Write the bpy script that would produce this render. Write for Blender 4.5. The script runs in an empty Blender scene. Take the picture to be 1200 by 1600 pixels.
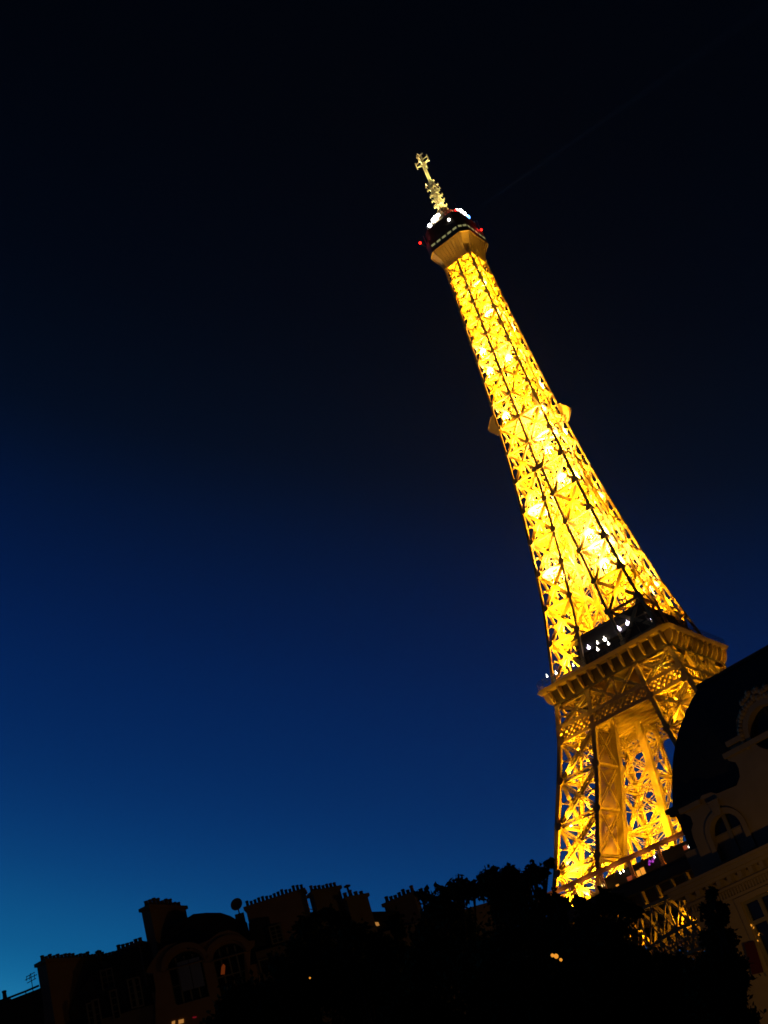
import bpy, bmesh, math, random
import numpy as np
from mathutils import Vector, Matrix
R = math.radians
random.seed(7)
scene = bpy.context.scene
col = scene.collection

# ------------------------------------------------------------------ camera
CAM = np.array([124.170, -326.541, 1.703])
YAW, PITCH, ROLL, FPX = -0.5140, 0.4970, -0.3240, 1999.5
_f = np.array([math.sin(YAW)*math.cos(PITCH), math.cos(YAW)*math.cos(PITCH), math.sin(PITCH)])
_r = np.array([math.cos(YAW), -math.sin(YAW), 0.0])
_u = np.cross(_r, _f)
CR = math.cos(ROLL)*_r + math.sin(ROLL)*_u
CU = -math.sin(ROLL)*_r + math.cos(ROLL)*_u
CF = _f
cd = bpy.data.cameras.new('camera'); cam = bpy.data.objects.new('camera', cd); col.objects.link(cam)
cd.sensor_fit = 'HORIZONTAL'; cd.sensor_width = 36.0; cd.lens = 36.0*FPX/1200.0
cd.clip_start = 0.1; cd.clip_end = 6000
M4 = Matrix(((CR[0], CU[0], -CF[0], CAM[0]), (CR[1], CU[1], -CF[1], CAM[1]), (CR[2], CU[2], -CF[2], CAM[2]), (0, 0, 0, 1)))
cam.matrix_world = M4
scene.camera = cam

# ------------------------------------------------------------------ dusk sky
world = bpy.data.worlds.new('World'); scene.world = world; world.use_nodes = True
wn = world.node_tree.nodes; wl = world.node_tree.links; wn.clear()
def wmath(op, a, b=None):
    n = wn.new('ShaderNodeMath'); n.operation = op
    for i, v in enumerate((a, b)):
        if v is None: continue
        if isinstance(v, (int, float)): n.inputs[i].default_value = v
        else: wl.new(v, n.inputs[i])
    return n.outputs[0]
tc = wn.new('ShaderNodeTexCoord'); sp = wn.new('ShaderNodeSeparateXYZ'); wl.new(tc.outputs['Generated'], sp.inputs[0])
elev = wmath('MULTIPLY', wmath('ARCSINE', sp.outputs[2]), 180/math.pi)
az = wmath('MULTIPLY', wmath('ARCTAN2', sp.outputs[0], sp.outputs[1]), 180/math.pi)   # 0 = +y, the sunset glow lies at -75
d1 = wmath('ABSOLUTE', wmath('ADD', az, 75.0))
d2 = wmath('MINIMUM', d1, wmath('SUBTRACT', 360.0, d1))
E_ = wmath('ADD', wmath('MAXIMUM', elev, -5.0), wmath('MULTIPLY', d2, 0.4))
ramp = wn.new('ShaderNodeValToRGB'); ramp.color_ramp.interpolation = 'B_SPLINE'
wl.new(wmath('DIVIDE', E_, 100.0), ramp.inputs[0])
SKY = [(0, (.10, .42, .62)), (10, (.03, .30, .52)), (22.5, (.0062, .140, .330)), (24.5, (.0042, .100, .265)), (28, (.0024, .046, .180)),
       (32, (.0012, .0235, .118)), (36, (.0007, .0160, .093)), (40, (.0006, .0104, .065)), (45, (.0005, .0058, .030)), (49, (.0006, .0033, .0110)),
       (56, (.0002, .0014, .0050)), (66, (.0001, .0007, .0024)), (100, (.00005, .0004, .0016))]
cr = ramp.color_ramp
while len(cr.elements) < len(SKY): cr.elements.new(0.5)
for e, (p, c) in zip(cr.elements, SKY): e.position = p/100.0; e.color = (*c, 1)
for e, (p, c) in zip(cr.elements, SKY): e.position = p/100.0; e.color = (*c, 1)
bg = wn.new('ShaderNodeBackground'); wl.new(ramp.outputs[0], bg.inputs[0]); bg.inputs[1].default_value = 1.0
wo = wn.new('ShaderNodeOutputWorld'); wl.new(bg.outputs[0], wo.inputs[0])

scene.view_settings.view_transform = 'Standard'; scene.view_settings.look = 'None'
scene.view_settings.exposure = 0; scene.view_settings.gamma = 1
cy = scene.cycles
cy.use_denoising = True; cy.use_adaptive_sampling = False; cy.filter_width = 1.7; cy.max_bounces = 5; cy.diffuse_bounces = 3; cy.glossy_bounces = 2; cy.transmission_bounces = 3; cy.transparent_max_bounces = 12
cy.sample_clamp_indirect = 6; cy.use_light_tree = True; cy.caustics_reflective = False; cy.caustics_refractive = False

# ------------------------------------------------------------------ materials
def mat(name, color, rough=0.7, var=0.25, scale=1.0, metallic=0.0, emit=None, estr=0.0, spec=0.3, bump=0.0):
    m = bpy.data.materials.new(name); m.use_nodes = True
    nt = m.node_tree; b = nt.nodes['Principled BSDF']
    b.inputs['Roughness'].default_value = rough; b.inputs['Metallic'].default_value = metallic
    b.inputs['Specular IOR Level'].default_value = spec
    t = nt.nodes.new('ShaderNodeTexCoord'); n = nt.nodes.new('ShaderNodeTexNoise')
    n.inputs['Scale'].default_value = scale; n.inputs['Detail'].default_value = 5
    nt.links.new(t.outputs['Object'], n.inputs['Vector'])
    mx = nt.nodes.new('ShaderNodeMix'); mx.data_type = 'RGBA'
    mx.inputs[6].default_value = (*[c*(1-var) for c in color], 1); mx.inputs[7].default_value = (*[min(1, c*(1+var)) for c in color], 1)
    nt.links.new(n.outputs['Fac'], mx.inputs[0]); nt.links.new(mx.outputs[2], b.inputs['Base Color'])
    if bump:
        bp = nt.nodes.new('ShaderNodeBump'); bp.inputs['Strength'].default_value = bump; bp.inputs['Distance'].default_value = 0.05
        nt.links.new(n.outputs['Fac'], bp.inputs['Height']); nt.links.new(bp.outputs[0], b.inputs['Normal'])
    if emit:
        b.inputs['Emission Color'].default_value = (*emit, 1); b.inputs['Emission Strength'].default_value = estr
    return m
IRON = mat('iron_paint', (.25, .175, .075), .55, .12, .4)
DARKIRON = mat('dark_iron', (.035, .026, .018), .6, .2, .5)
COPPER = mat('bronze_rail', (.36, .16, .06), .4, .15, .5)
SOOT = mat('dark_pavilion', (.03, .025, .02), .8, .2, .3)
BLACKISH = mat('tinted_cladding', (.012, .011, .011), .5, .2, .3, spec=.1)
BLACKPOST = mat('black_post_paint', (.006, .006, .006), .9, .1, 1, spec=.0)
DKGLASS = mat('dark_glass', (.02, .025, .03), .12, .1, .5, spec=.6)
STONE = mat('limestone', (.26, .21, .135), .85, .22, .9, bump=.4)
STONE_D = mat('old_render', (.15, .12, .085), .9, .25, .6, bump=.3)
BRICKY = mat('ochre_stone', (.26, .17, .09), .9, .22, .8, bump=.4)
SLATE = mat('slate_roof', (.030, .032, .038), .8, .3, 1.6, spec=.1, bump=.3)
ZINC = mat('zinc', (.02, .021, .022), .7, .2, .8)
POT = mat('terracotta_pot', (.17, .085, .05), .85, .25, 2.0)
FRAME = mat('white_paint_frame', (.18, .165, .11), .6, .1, 1.0)
GROUND = mat('asphalt', (.05, .05, .05), .9, .25, .5)
REDCLOTH = mat('red_awning_cloth', (.06, .004, .006), .9, .2, 1.5)
LEAF = mat('leaf', (.045, .062, .022), .8, .4, .6, spec=.05)
BARK = mat('bark', (.05, .04, .03), .95, .3, 2.0)
def glow(name, c, s): return mat(name, (.1, .1, .1), .5, .0, 1, emit=c, estr=s)
G_WHITE = glow('lamp_white', (1, .92, .78), 9)
G_VIOLET = glow('lamp_pale_violet', (.85, .75, 1), 7)
G_RED = glow('beacon_red', (1, .006, .006), 5)
G_BLUE = glow('beacon_blue', (.10, .35, 1), 8)
G_COOL = glow('floodlamp_cool_white', (1, 1, .92), 14)
G_GALLERY = glow('gallery_window_light', (.42, .40, .16), .55)
G_AMBER = glow('amber_window', (1, .42, .09), .4)
G_ORANGE = glow('orange_curtain', (1, .16, .02), .09)
G_YELLOW = glow('street_bulb', (1, .62, .18), 3.0)
G_MAGENTA = glow('magenta_lamp', (.7, .05, .9), .55)
G_SHOP_GLINT = glow('shop_and_glint_glow', (1, .36, .03), .9)
G_REDSHOP = glow('red_screen', (.8, .09, .02), .3)
SODIUM = (1.0, .455, .007); PALE = (1.0, .60, .10)

def net_mat():
    m = bpy.data.materials.new('safety_net'); m.use_nodes = True; nt = m.node_tree; nt.nodes.clear()
    o = nt.nodes.new('ShaderNodeOutputMaterial'); a = nt.nodes.new('ShaderNodeBsdfTranslucent'); d = nt.nodes.new('ShaderNodeBsdfDiffuse')
    t = nt.nodes.new('ShaderNodeBsdfTransparent'); m1 = nt.nodes.new('ShaderNodeMixShader'); m2 = nt.nodes.new('ShaderNodeMixShader')
    n = nt.nodes.new('ShaderNodeTexNoise'); n.inputs['Scale'].default_value = .35; n.inputs['Detail'].default_value = 6
    tcx = nt.nodes.new('ShaderNodeTexCoord'); nt.links.new(tcx.outputs['Object'], n.inputs[0])
    cr_ = nt.nodes.new('ShaderNodeMapRange'); cr_.inputs[1].default_value = .35; cr_.inputs[2].default_value = .7; cr_.inputs[3].default_value = .0; cr_.inputs[4].default_value = .14
    nt.links.new(n.outputs[0], cr_.inputs[0])
    a.inputs[0].default_value = (.055, .036, .012, 1); d.inputs[0].default_value = (.085, .05, .018, 1)
    m1.inputs[0].default_value = .5; nt.links.new(a.outputs[0], m1.inputs[1]); nt.links.new(d.outputs[0], m1.inputs[2])
    nt.links.new(cr_.outputs[0], m2.inputs[0]); nt.links.new(m1.outputs[0], m2.inputs[1]); nt.links.new(t.outputs[0], m2.inputs[2])
    nt.links.new(m2.outputs[0], o.inputs[0]); return m
NET = net_mat()

# ------------------------------------------------------------------ builders
class MB:
    def __init__(s): s.v = []; s.f = []
    def add(s, vs, fs):
        n = len(s.v); s.v += [tuple(map(float, v)) for v in vs]; s.f += [tuple(i+n for i in f) for f in fs]
    def box(s, x0, x1, y0, y1, z0, z1):
        s.add([(x0,y0,z0),(x1,y0,z0),(x1,y1,z0),(x0,y1,z0),(x0,y0,z1),(x1,y0,z1),(x1,y1,z1),(x0,y1,z1)],
              [(3,2,1,0),(4,5,6,7),(0,1,5,4),(1,2,6,5),(2,3,7,6),(3,0,4,7)])
    def bar(s, p0, p1, w, d, nrm):
        p0 = np.asarray(p0, float); p1 = np.asarray(p1, float); t = p1-p0; L = np.linalg.norm(t)
        if L < 1e-6: return
        t /= L; n = np.asarray(nrm, float); n = n-t*(n@t); n /= (np.linalg.norm(n) or 1); b = np.cross(t, n)
        vs = [p + b*(i*w/2) + n*(j*d/2) for p in (p0, p1) for i, j in ((-1,-1),(1,-1),(1,1),(-1,1))]
        s.add(vs, [(3,2,1,0),(4,5,6,7),(0,1,5,4),(1,2,6,5),(2,3,7,6),(3,0,4,7)])
    def lattice(s, p0, p1, w, d, nrm, rail=.3, step=None, lace=.16):
        p0 = np.asarray(p0, float); p1 = np.asarray(p1, float); t = p1-p0; L = np.linalg.norm(t); t /= L
        n = np.asarray(nrm, float); n = n-t*(n@t); n /= np.linalg.norm(n); b = np.cross(t, n)
        for i in (-1, 1): s.bar(p0+b*i*(w-rail)/2, p1+b*i*(w-rail)/2, rail, d, n)
        k = max(2, int(round(L/(step or w)))); wi = w/2-rail*.6
        for j in (-1, 1):
            for q in range(k):
                a = -1 if q % 2 else 1
                s.bar(p0+t*L*q/k+b*a*wi+n*j*d*.42, p0+t*L*(q+1)/k-b*a*wi+n*j*d*.42, lace, .05, n)
    def prism(s, pts, axis, a0, a1):
        # outline pts (2-D, ccw) extruded along axis: 'y' -> pts are (x,z)
        n = len(pts)
        def mk(p, a): return {'x': (a, p[0], p[1]), 'y': (p[0], a, p[1]), 'z': (p[0], p[1], a)}[axis]
        s.add([mk(p, a0) for p in pts]+[mk(p, a1) for p in pts],
              [tuple(range(n))[::-1], tuple(range(n, 2*n))]+[(i, (i+1) % n, (i+1) % n+n, i+n) for i in range(n)])
    def rings(s, rs, cap=True):
        n = len(rs[0]); vs = [p for r in rs for p in r]; fs = []
        for k in range(len(rs)-1):
            for i in range(n): fs.append((k*n+i, k*n+(i+1) % n, (k+1)*n+(i+1) % n, (k+1)*n+i))
        if cap: fs += [tuple(range(n))[::-1], tuple(range((len(rs)-1)*n, len(rs)*n))]
        s.add(vs, fs)
    def lathe(s, prof, c=(0,0,0), n=12):
        s.rings([[(c[0]+r*math.cos(2*math.pi*i/n), c[1]+r*math.sin(2*math.pi*i/n), c[2]+z) for i in range(n)] for r, z in prof])
    def ball(s, c, r, n=10, k=6):
        s.lathe([(max(.001, r*math.sin(math.pi*i/k)), -r*math.cos(math.pi*i/k)) for i in range(k+1)], c, n)
    def tube(s, pts, rad, n=7):
        rs = []
        for i, p in enumerate(pts):
            p = np.asarray(p, float); a = np.asarray(pts[max(0, i-1)], float); b = np.asarray(pts[min(len(pts)-1, i+1)], float)
            t = b-a; t /= (np.linalg.norm(t) or 1); x = np.cross(t, (0.13, 1, .21)); x /= np.linalg.norm(x); y = np.cross(t, x)
            r = rad[i] if isinstance(rad, (list, tuple)) else rad
            rs.append([p+x*r*math.cos(2*math.pi*j/n)+y*r*math.sin(2*math.pi*j/n) for j in range(n)])
        s.rings(rs)
    def build(s, name, m, parent=None, smooth=False):
        me = bpy.data.meshes.new(name); me.from_pydata(s.v, [], s.f); me.update()
        bmm = bmesh.new(); bmm.from_mesh(me); bmesh.ops.recalc_face_normals(bmm, faces=bmm.faces); bmm.to_mesh(me); bmm.free()
        me.materials.append(m)
        if smooth:
            for p in me.polygons: p.use_smooth = True
        o = bpy.data.objects.new(name, me); col.objects.link(o)
        if parent: o.parent = parent
        return o
def tag(o, label, cat, group=None):
    o['label'] = label; o['category'] = cat
    if group: o['group'] = group
    return o
def thing(name, label, cat, loc=(0,0,0), rz=0.0, group=None):
    o = bpy.data.objects.new(name, None); col.objects.link(o); o.empty_display_size = .5
    o.location = loc; o.rotation_euler = (0, 0, rz); return tag(o, label, cat, group)
def copy_part(o, loc, parent=None):
    c = o.copy(); col.objects.link(c); c.parent = parent or o.parent; c.location = loc
    for ch in list(o.children):
        d = ch.copy(); col.objects.link(d); d.parent = c
    return c
def light(name, loc, P, c=SODIUM, r=.3, parent=None, spot=None, aim=None, blend=.5):
    l = bpy.data.lights.new(name, 'SPOT' if spot else 'POINT'); l.energy = P; l.color = c; l.shadow_soft_size = r
    if spot: l.spot_size = R(spot); l.spot_blend = blend
    o = bpy.data.objects.new(name, l); col.objects.link(o); o.location = loc
    if aim is not None: o.rotation_euler = (Vector(aim)-Vector(loc)).to_track_quat('-Z', 'Y').to_euler()
    if parent: o.parent = parent
    return o
def ray(px, py): return CR*(px-600)/FPX - CU*(py-800)/FPX + CF
def at_dist(px, py, D):
    d = ray(px, py); return CAM + d*(D/math.hypot(d[0], d[1]))

# ------------------------------------------------------------------ ground
g = MB(); N = 24; S = 600
for i in range(N):
    for j in range(N):
        x0, x1 = -S+2*S*i/N, -S+2*S*(i+1)/N; y0, y1 = -S+2*S*j/N, -S+2*S*(j+1)/N
        g.add([(x0,y0,0),(x1,y0,0),(x1,y1,0),(x0,y1,0)], [(0,1,2,3)])
gr = g.build('ground', GROUND); gr['kind'] = 'structure'

# ================================================================== THE TOWER
HZ = [0, 20, 40, 57.6, 63, 69, 79, 89, 100, 111, 116, 124, 129, 139, 150, 161, 172, 183, 193, 202, 212, 220, 229, 243, 255, 266, 276]
HV = [62.5, 49.6, 40.2, 33.7, 31.7, 29.7, 26.9, 23.9, 20.8, 18.5, 17.7, 16.3, 15.4, 13.7, 12.4, 11.25, 10.15, 9.25, 8.55, 8.05, 7.6, 7.2, 6.85, 6.35, 5.9, 5.55, 5.2]
MZ = [0, 57.6, 67, 87, 101.6, 110.5, 116, 129, 140, 150, 161, 172, 180, 276]
MV = [37, 18.4, 16.1, 10.9, 8.3, 7.2, 6.5, 4.7, 3.75, 2.8, 1.85, 1.15, .75, .42]
h = lambda z: float(np.interp(z, HZ, HV)); m_ = lambda z: float(np.interp(z, MZ, MV))
tower = thing('lattice_tower', 'tall iron lattice tower lit gold against the night sky', 'tower')
def rot4(k, p):
    x, y, z = p
    for _ in range(k): x, y = -y, x
    return np.array((x, y, z), float)
NRM = [np.array(v, float) for v in ((0,-1,0),(1,0,0),(0,1,0),(-1,0,0))]

def gusset(mb, c, nrm, r):
    n = np.asarray(nrm, float); a = np.cross(n, (0,0,1)); sl = (h(c[2]-2)-h(c[2]+2))/4; n = n+np.array((0,0,sl)); n /= np.linalg.norm(n); b = np.cross(n, a)*-1
    for s0, s1 in ((.0, .14),):
        ring = lambda o: [c+n*o+(a*math.cos(t)+b*math.sin(t))*r for t in [math.pi/8+i*math.pi/4 for i in range(8)]]
        mb.rings([ring(s0), ring(s1)])

def face_panels(br, cornerA, cornerB, nodes, nrm, rec, w, d, latt, sec=True, pair=False):
    """lattice between two chords given as functions of z; members recessed behind the chords"""
    n = np.asarray(nrm, float)
    A = lambda z: np.array(cornerA(z))-n*rec; B = lambda z: np.array(cornerB(z))-n*rec
    for i in range(len(nodes)-1):
        z0, z1 = nodes[i], nodes[i+1]; zm = (z0+z1)/2
        for p, q, k in ((A(z0), B(z1), 0), (B(z0), A(z1), 1)):
            off = n*(.06 if k else -.06)
            if pair:
                for o_ in (-.42, .42): br.bar(p+off+np.array((0,0,o_)), q+off+np.array((0,0,o_)), .2, .3, n)
            elif latt: br.lattice(p+off, q+off, w, d, n, rail=w*.34, step=w*1.15, lace=.18)
            else: br.bar(p+off, q+off, w, d, n)
        if latt: br.lattice(A(z0), B(z0), w*.95, d*1.1, n, rail=w*.3, step=w, lace=.18)
        else: br.bar(A(z0), B(z0), w*.7, d*1.6, n)
        if sec:
            br.bar(A(zm)-n*.3, B(zm)-n*.3, .3, .3, n)
            mid0 = (A(z0)+B(z0))/2-n*.35; midm = (A(zm)+B(zm))/2-n*.35
            br.bar(mid0, midm, .22, .22, n)

def build_leg(name, sx, sy, nodes, c, rec, w, d, latt, gus):
    br = MB(); chs = {}
    cs = {(i, j): (lambda z, i=i, j=j: (sx*((h(z)-c/2) if i else (m_(z)+c/2)), sy*((h(z)-c/2) if j else (m_(z)+c/2)), z)) for i in (0, 1) for j in (0, 1)}
    for key, fn in cs.items():
        sub = []
        for a, b in zip(nodes[:-1], nodes[1:]): sub += list(np.linspace(a, b, 3)[:-1])
        sub.append(nodes[-1])
        k = c if (key[0] or key[1]) else c*(1.7 if latt else .8)
        ch = chs[key] = MB()
        for a, b in zip(sub[:-1], sub[1:]): ch.bar(fn(a), np.array(fn(b))+(np.array(fn(b))-np.array(fn(a)))*.02, k, k, (0,1,0))
    hc = c/2; all_nodes = nodes
    if latt and nodes[-1]-nodes[-2] < 5: nodes = nodes[:-1]
    # outer faces
    face_panels(br, lambda z: (sx*(h(z)-hc), sy*h(z), z), lambda z: (sx*(m_(z)+hc), sy*h(z), z), nodes, (0, sy, 0), rec+.35, w, d, latt)
    face_panels(br, lambda z: (sx*h(z), sy*(h(z)-hc), z), lambda z: (sx*h(z), sy*(m_(z)+hc), z), nodes, (sx, 0, 0), rec+.35, w, d, latt)
    # inner faces
    face_panels(br, lambda z: (sx*(h(z)-hc), sy*m_(z), z), lambda z: (sx*(m_(z)+hc), sy*m_(z), z), nodes, (0, -sy, 0), .5, w*.8, d*.8, False, False, latt)
    face_panels(br, lambda z: (sx*m_(z), sy*(h(z)-hc), z), lambda z: (sx*m_(z), sy*(m_(z)+hc), z), nodes, (-sx, 0, 0), .5, w*.8, d*.8, False, False, latt)
    # horizontal diaphragms, lift rails and stairs inside the leg
    for z in nodes:
        a = [np.array(cs[k](z)) for k in ((0,0),(0,1),(1,1),(1,0))]
        br.bar(a[0], a[2], .35, .4, (0,0,1)); br.bar(a[1], a[3], .35, .4, (0,0,1.))
    for t in (.32, .68):
        for u in (.5,):
            f = lambda z: (sx*(m_(z)+(h(z)-m_(z))*t), sy*(m_(z)+(h(z)-m_(z))*u), z)
            zz = np.linspace(nodes[0], nodes[-1], 8)
            for a, b in zip(zz[:-1], zz[1:]): br.bar(f(a), f(b), .32, .32, (0,1,0))
    zz = np.arange(nodes[0]+1, nodes[-1]-1, 2.6)
    for i, (a, b) in enumerate(zip(zz[:-1], zz[1:])):
        q = (.25, .75) if i % 2 else (.75, .25)
        p = lambda z, t, u=.5: (sx*(m_(z)+(h(z)-m_(z))*t), sy*(m_(z)+(h(z)-m_(z))*u), z)
        br.bar(p(a, q[0], .42), p(b, q[1], .42), .35, .15, (0,0,1)); br.bar(p(a, .42, q[1]), p(b, .42, q[0]), .3, .12, (0,0,1))
    for z in nodes:
        for t in (1, 0):
            gusset(chs[(t, 1)], np.array((sx*((h(z)-gus-.05) if t else (m_(z)+hc)), sy*h(z)-0*sy, z)), (0, sy, 0), gus)
            gusset(chs[(1, t)], np.array((sx*h(z), sy*((h(z)-gus-.05) if t else (m_(z)+hc)), z)), (sx, 0, 0), gus)
    o = br.build(name, IRON, tower)
    for b in chs.values(): b.build('chord', IRON, o)
    return o

NODES_A = [57.6, 67.6, 79.0, 90.4, 100.7]
NODES_B = [104.6, 111.0, 115.4]
NODES_C = [118.2, 128.8, 139.5, 150.5, 161.2, 171.8, 182.4]
NODES_D = [182.4, 192.6, 202.2, 211.5, 220.4, 228.6, 236.0, 243.2, 250.0, 256.2, 262.2, 268.6]
for sx, sy in ((-1,-1), (1,-1), (1,1), (-1,1)):
    build_leg('leg_foot', sx, sy, [2.5, 16, 30, 44, 57.6], 1.6, 1.0, 1.3, .8, False, 1.6)
    build_leg('lower_leg', sx, sy, NODES_A+[104.6], 1.15, .95, 1.25, .7, True, 1.15)
    build_leg('upper_leg_stub', sx, sy, NODES_B+[118.2], 1.1, .9, .9, .6, True, .95)
    build_leg('upper_leg', sx, sy, NODES_C, .74, .85, .98, .55, False, .95)
# shaft: four faces, each two bays between a corner chord and a central chord
sh = MB(); sb = MB(); mids = []; cors = []; C_ = .58
for k in range(4):
    n = NRM[k]
    cor = lambda z: rot4(k, (h(z)-C_/2, -(h(z)-C_/2), z))
    sub = []
    for a, b in zip(NODES_D[:-1], NODES_D[1:]): sub += [a, (a+b)/2]
    sub += [NODES_D[-1], 275.0]
    cc = MB(); cors.append(cc)
    for a, b in zip(sub[:-1], sub[1:]): cc.bar(cor(a), cor(b), C_, C_, (0,1,0))
    md = lambda z: rot4(k, (0, -(h(z)-.3), z)); cm = MB()
    for a, b in zip(sub[:-1], sub[1:]): cm.bar(md(a), md(b), .66, .6, n)
    mids.append(cm)
    for s in (-1, 1):
        face_panels(sb, lambda z: rot4(k, (s*(h(z)-C_/2), -h(z), z)), lambda z: rot4(k, (s*m_(z), -h(z), z)), NODES_D, n, 1.1, .72, .45, False)
    for z in NODES_D:
        gusset(mids[k], rot4(k, (0, -(h(z)), z)), n, .82)
        gusset(cc, rot4(k, (h(z)-.68, -h(z), z)), n, .66); gusset(cc, rot4(k, (h(z), -(h(z)-.68), z)), NRM[(k+1) % 4], .66)
        a = rot4(k, (h(z)-1, -(h(z)-1), z)); b = rot4(k, (-(h(z)-1), h(z)-1, z)); e = rot4(k, (0, -(h(z)-1), z)); e2 = rot4(k, (h(z)-1, 0, z))
        sb.bar(a, b, .3, .4, (0,0,1)); sb.bar(e, e2, .3, .4, (0,0,1))
    # lift guides and rungs
    for s in (-1, 1):
        g0 = lambda z: rot4(k, (s*1.5, -1.6, z)); sb.bar(g0(119), g0(274), .3, .3, n)
    for z in np.arange(121, 270, 5.2):
        sb.bar(rot4(k, (-1.5, -1.6, z)), rot4(k, (1.5, -1.6, z+1.0)), .25, .2, n)
shaft = sb.build('shaft_lattice', IRON, tower)
for b in cors+mids: b.build('chord', IRON, shaft)

# transfer balconies half-way up
for k in range(4):
    b = MB(); w0, w1 = -8.2, -7.4
    b.prism([rot4(0, p) [:2] if False else p for p in ((-7.7,199.8), (-8.9,200.6), (-10.7,203.0), (-10.9,203.8), (-8.5,207.2), (-7.7,207.5))], 'y', w0, w1)
    b.v = [tuple(rot4(k, p)) for p in b.v]; bo = b.build('transfer_balcony', IRON, tower)
    r_ = MB(); r_.bar(rot4(k, (-10.9, w0, 203.9)), rot4(k, (-8.5, w0, 207.3)), .16, .16, NRM[k]); r_.bar(rot4(k, (-10.9, w0, 203.9)), rot4(k, (-10.9, w1, 203.9)), .16, .16, (0,0,1)); r_.build('handrail', IRON, bo)
tb = MB(); tb.box(-7.4, 7.4, -7.4, 7.4, 202.4, 202.8); tb.build('transfer_floor', IRON, tower)

# girder belt just under the second platform
for k in range(4):
    n = NRM[k]; b = MB(); lx = MB()
    P = lambda t, z, o=0.0: rot4(k, (t*(h(z)-.5), -(h(z)-.35-o), z))
    for z, hgt in ((100.7, .8), (104.6, .9)): b.bar(P(-1, z), P(1, z), hgt, .7, n)
    NB = 24
    for i in range(-2, NB):
        for o, dd in ((.0, 1), (.22, -1), (2.2, 1)):
            t0, t1 = i/NB*2-1, (i+2.2)/NB*2-1
            za, zb = (100.9, 104.4)
            if dd < 0: za, zb = zb, za
            if t0 < -1: f = (-1-t0)/(t1-t0); za, t0 = za+(zb-za)*f, -1
            if t1 > 1: f = (1-t0)/(t1-t0); zb, t1 = za+(zb-za)*f, 1
            lx.bar(P(t0, za, o), P(t1, zb, o), .46 if o < 1 else .7, .16, n)
    # mid-span X bracing between the legs above the belt
    for zA, zB in ((104.9, 111.0),):
        a, c = -6.9, 6.9
        for q0, q1 in ((a, 0), (0, c)):
            lx.lattice(rot4(k, (q0, -(h(zA)-.8), zA)), rot4(k, (q1, -(h(zB)-.8), zB)), .8, .5, n, rail=.25)
            lx.lattice(rot4(k, (q1, -(h(zA)-.9), zA)), rot4(k, (q0, -(h(zB)-.9), zB)), .8, .5, n, rail=.25)
        lx.bar(rot4(k, (0, -(h(zA)-.7), zA)), rot4(k, (0, -(h(zB)-.7), zB)), .6, .5, n)
    o = b.build('belt_girder', IRON, tower); lx.build('belt_lattice', IRON, o)

# ---- second platform
p2 = MB(); W2 = 21.15; CH = 1.6
def octo(w, c, z): return [(-w+c,-w,z),(w-c,-w,z),(w,-w+c,z),(w,w-c,z),(w-c,w,z),(-w+c,w,z),(-w,w-c,z),(-w,-w+c,z)]
p2.rings([octo(W2-.5, CH, 115.3), octo(W2-.5, CH, 115.75)]); plat2 = p2.build('second_platform', IRON, tower)
e = MB()
for w0, z0, w1, z1 in ((-.42, 115.15, -.02, 115.55), (.0, 115.6, .32, 116.05)):
    oa, ia = octo(W2+w0, CH, z0), octo(W2-.48, CH, z0); ob, ib = octo(W2+w1, CH, z1), octo(W2-.48, CH, z1)
    for i in range(8):
        j = (i+1) % 8; e.add([oa[i], oa[j], ob[j], ob[i], ia[i], ia[j], ib[j], ib[i]], [(0,1,2,3),(4,7,6,5),(0,4,5,1),(3,2,6,7)])
e.build('platform_cornice', IRON, plat2)
fz = MB()
for za, zb, w in ((110.9, 111.5, 18.95), (111.6, 115.25, 18.35)): fz.rings([octo(w, .8, za), octo(w-.0, .8, zb)], cap=False)
fz.build('platform_frieze', DARKIRON, plat2)
# concave ribs carrying the gallery
def rib_mesh():
    b = MB(); pts = [(0, 111.4), (0, 115.2), (2.25, 115.2), (2.25, 114.75)]
    for i in range(1, 8):
        t = i/8; pts.append((2.25*math.cos(t*math.pi/2)**1.35, 114.75-3.35*math.sin(t*math.pi/2)))
    b.prism([(-18.36-p[0], p[1]) for p in pts], 'x', -.2, .2); return b
rib0 = rib_mesh().build('console', IRON, plat2); first = True
for k in range(4):
    for i in range(12):
        t = -18.0+36.0*i/11
        c = rib0 if first else rib0.copy()
        if not first: col.objects.link(c); c.parent = plat2
        first = False
        c.rotation_euler = (0, 0, k*math.pi/2); c.location = tuple(rot4(k, (t, 0, 0)))
# railing
r_ = MB()
for k in range(4):
    n = NRM[k]
    for z in (117.4, 118.0, 118.6): r_.bar(rot4(k, (-W2+CH, -W2+.3, z)), rot4(k, (W2-CH, -W2+.3, z)), .08, .08, n)
    for i in range(29):
        t = (-1+2*i/28)*(W2-CH); r_.bar(rot4(k, (t, -W2+.3, 116.7)), rot4(k, (t, -W2+.3, 118.6)), .08, .08, n)
    r_.bar(rot4(k, (W2-CH, -W2+.3, 118.6)), rot4(k, (W2-.3, -W2+CH, 118.6)), .08, .08, n)
r_.build('railing', DARKIRON, plat2)
pv = MB()
def rc(x0, x1, w, z): return [(x0,-w,z),(x1,-w,z),(x1,w,z),(x0,w,z)]
pv.rings([rc(-8.6, 14.4, 15.2, 116.81), rc(-8.6, 14.4, 15.2, 121.0), rc(-9.2, 14.9, 15.9, 121.1), rc(-9.2, 14.9, 15.9, 121.5), rc(-8.0, 14.2, 14.8, 121.6), rc(-8.0, 14.2, 14.8, 126.2), rc(-8.5, 14.6, 15.2, 126.3), rc(-8.5, 14.6, 15.2, 126.7), rc(-4, 9, 8, 128.4)])
pav = pv.build('pavilion', SOOT, plat2)
pw = MB()
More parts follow.
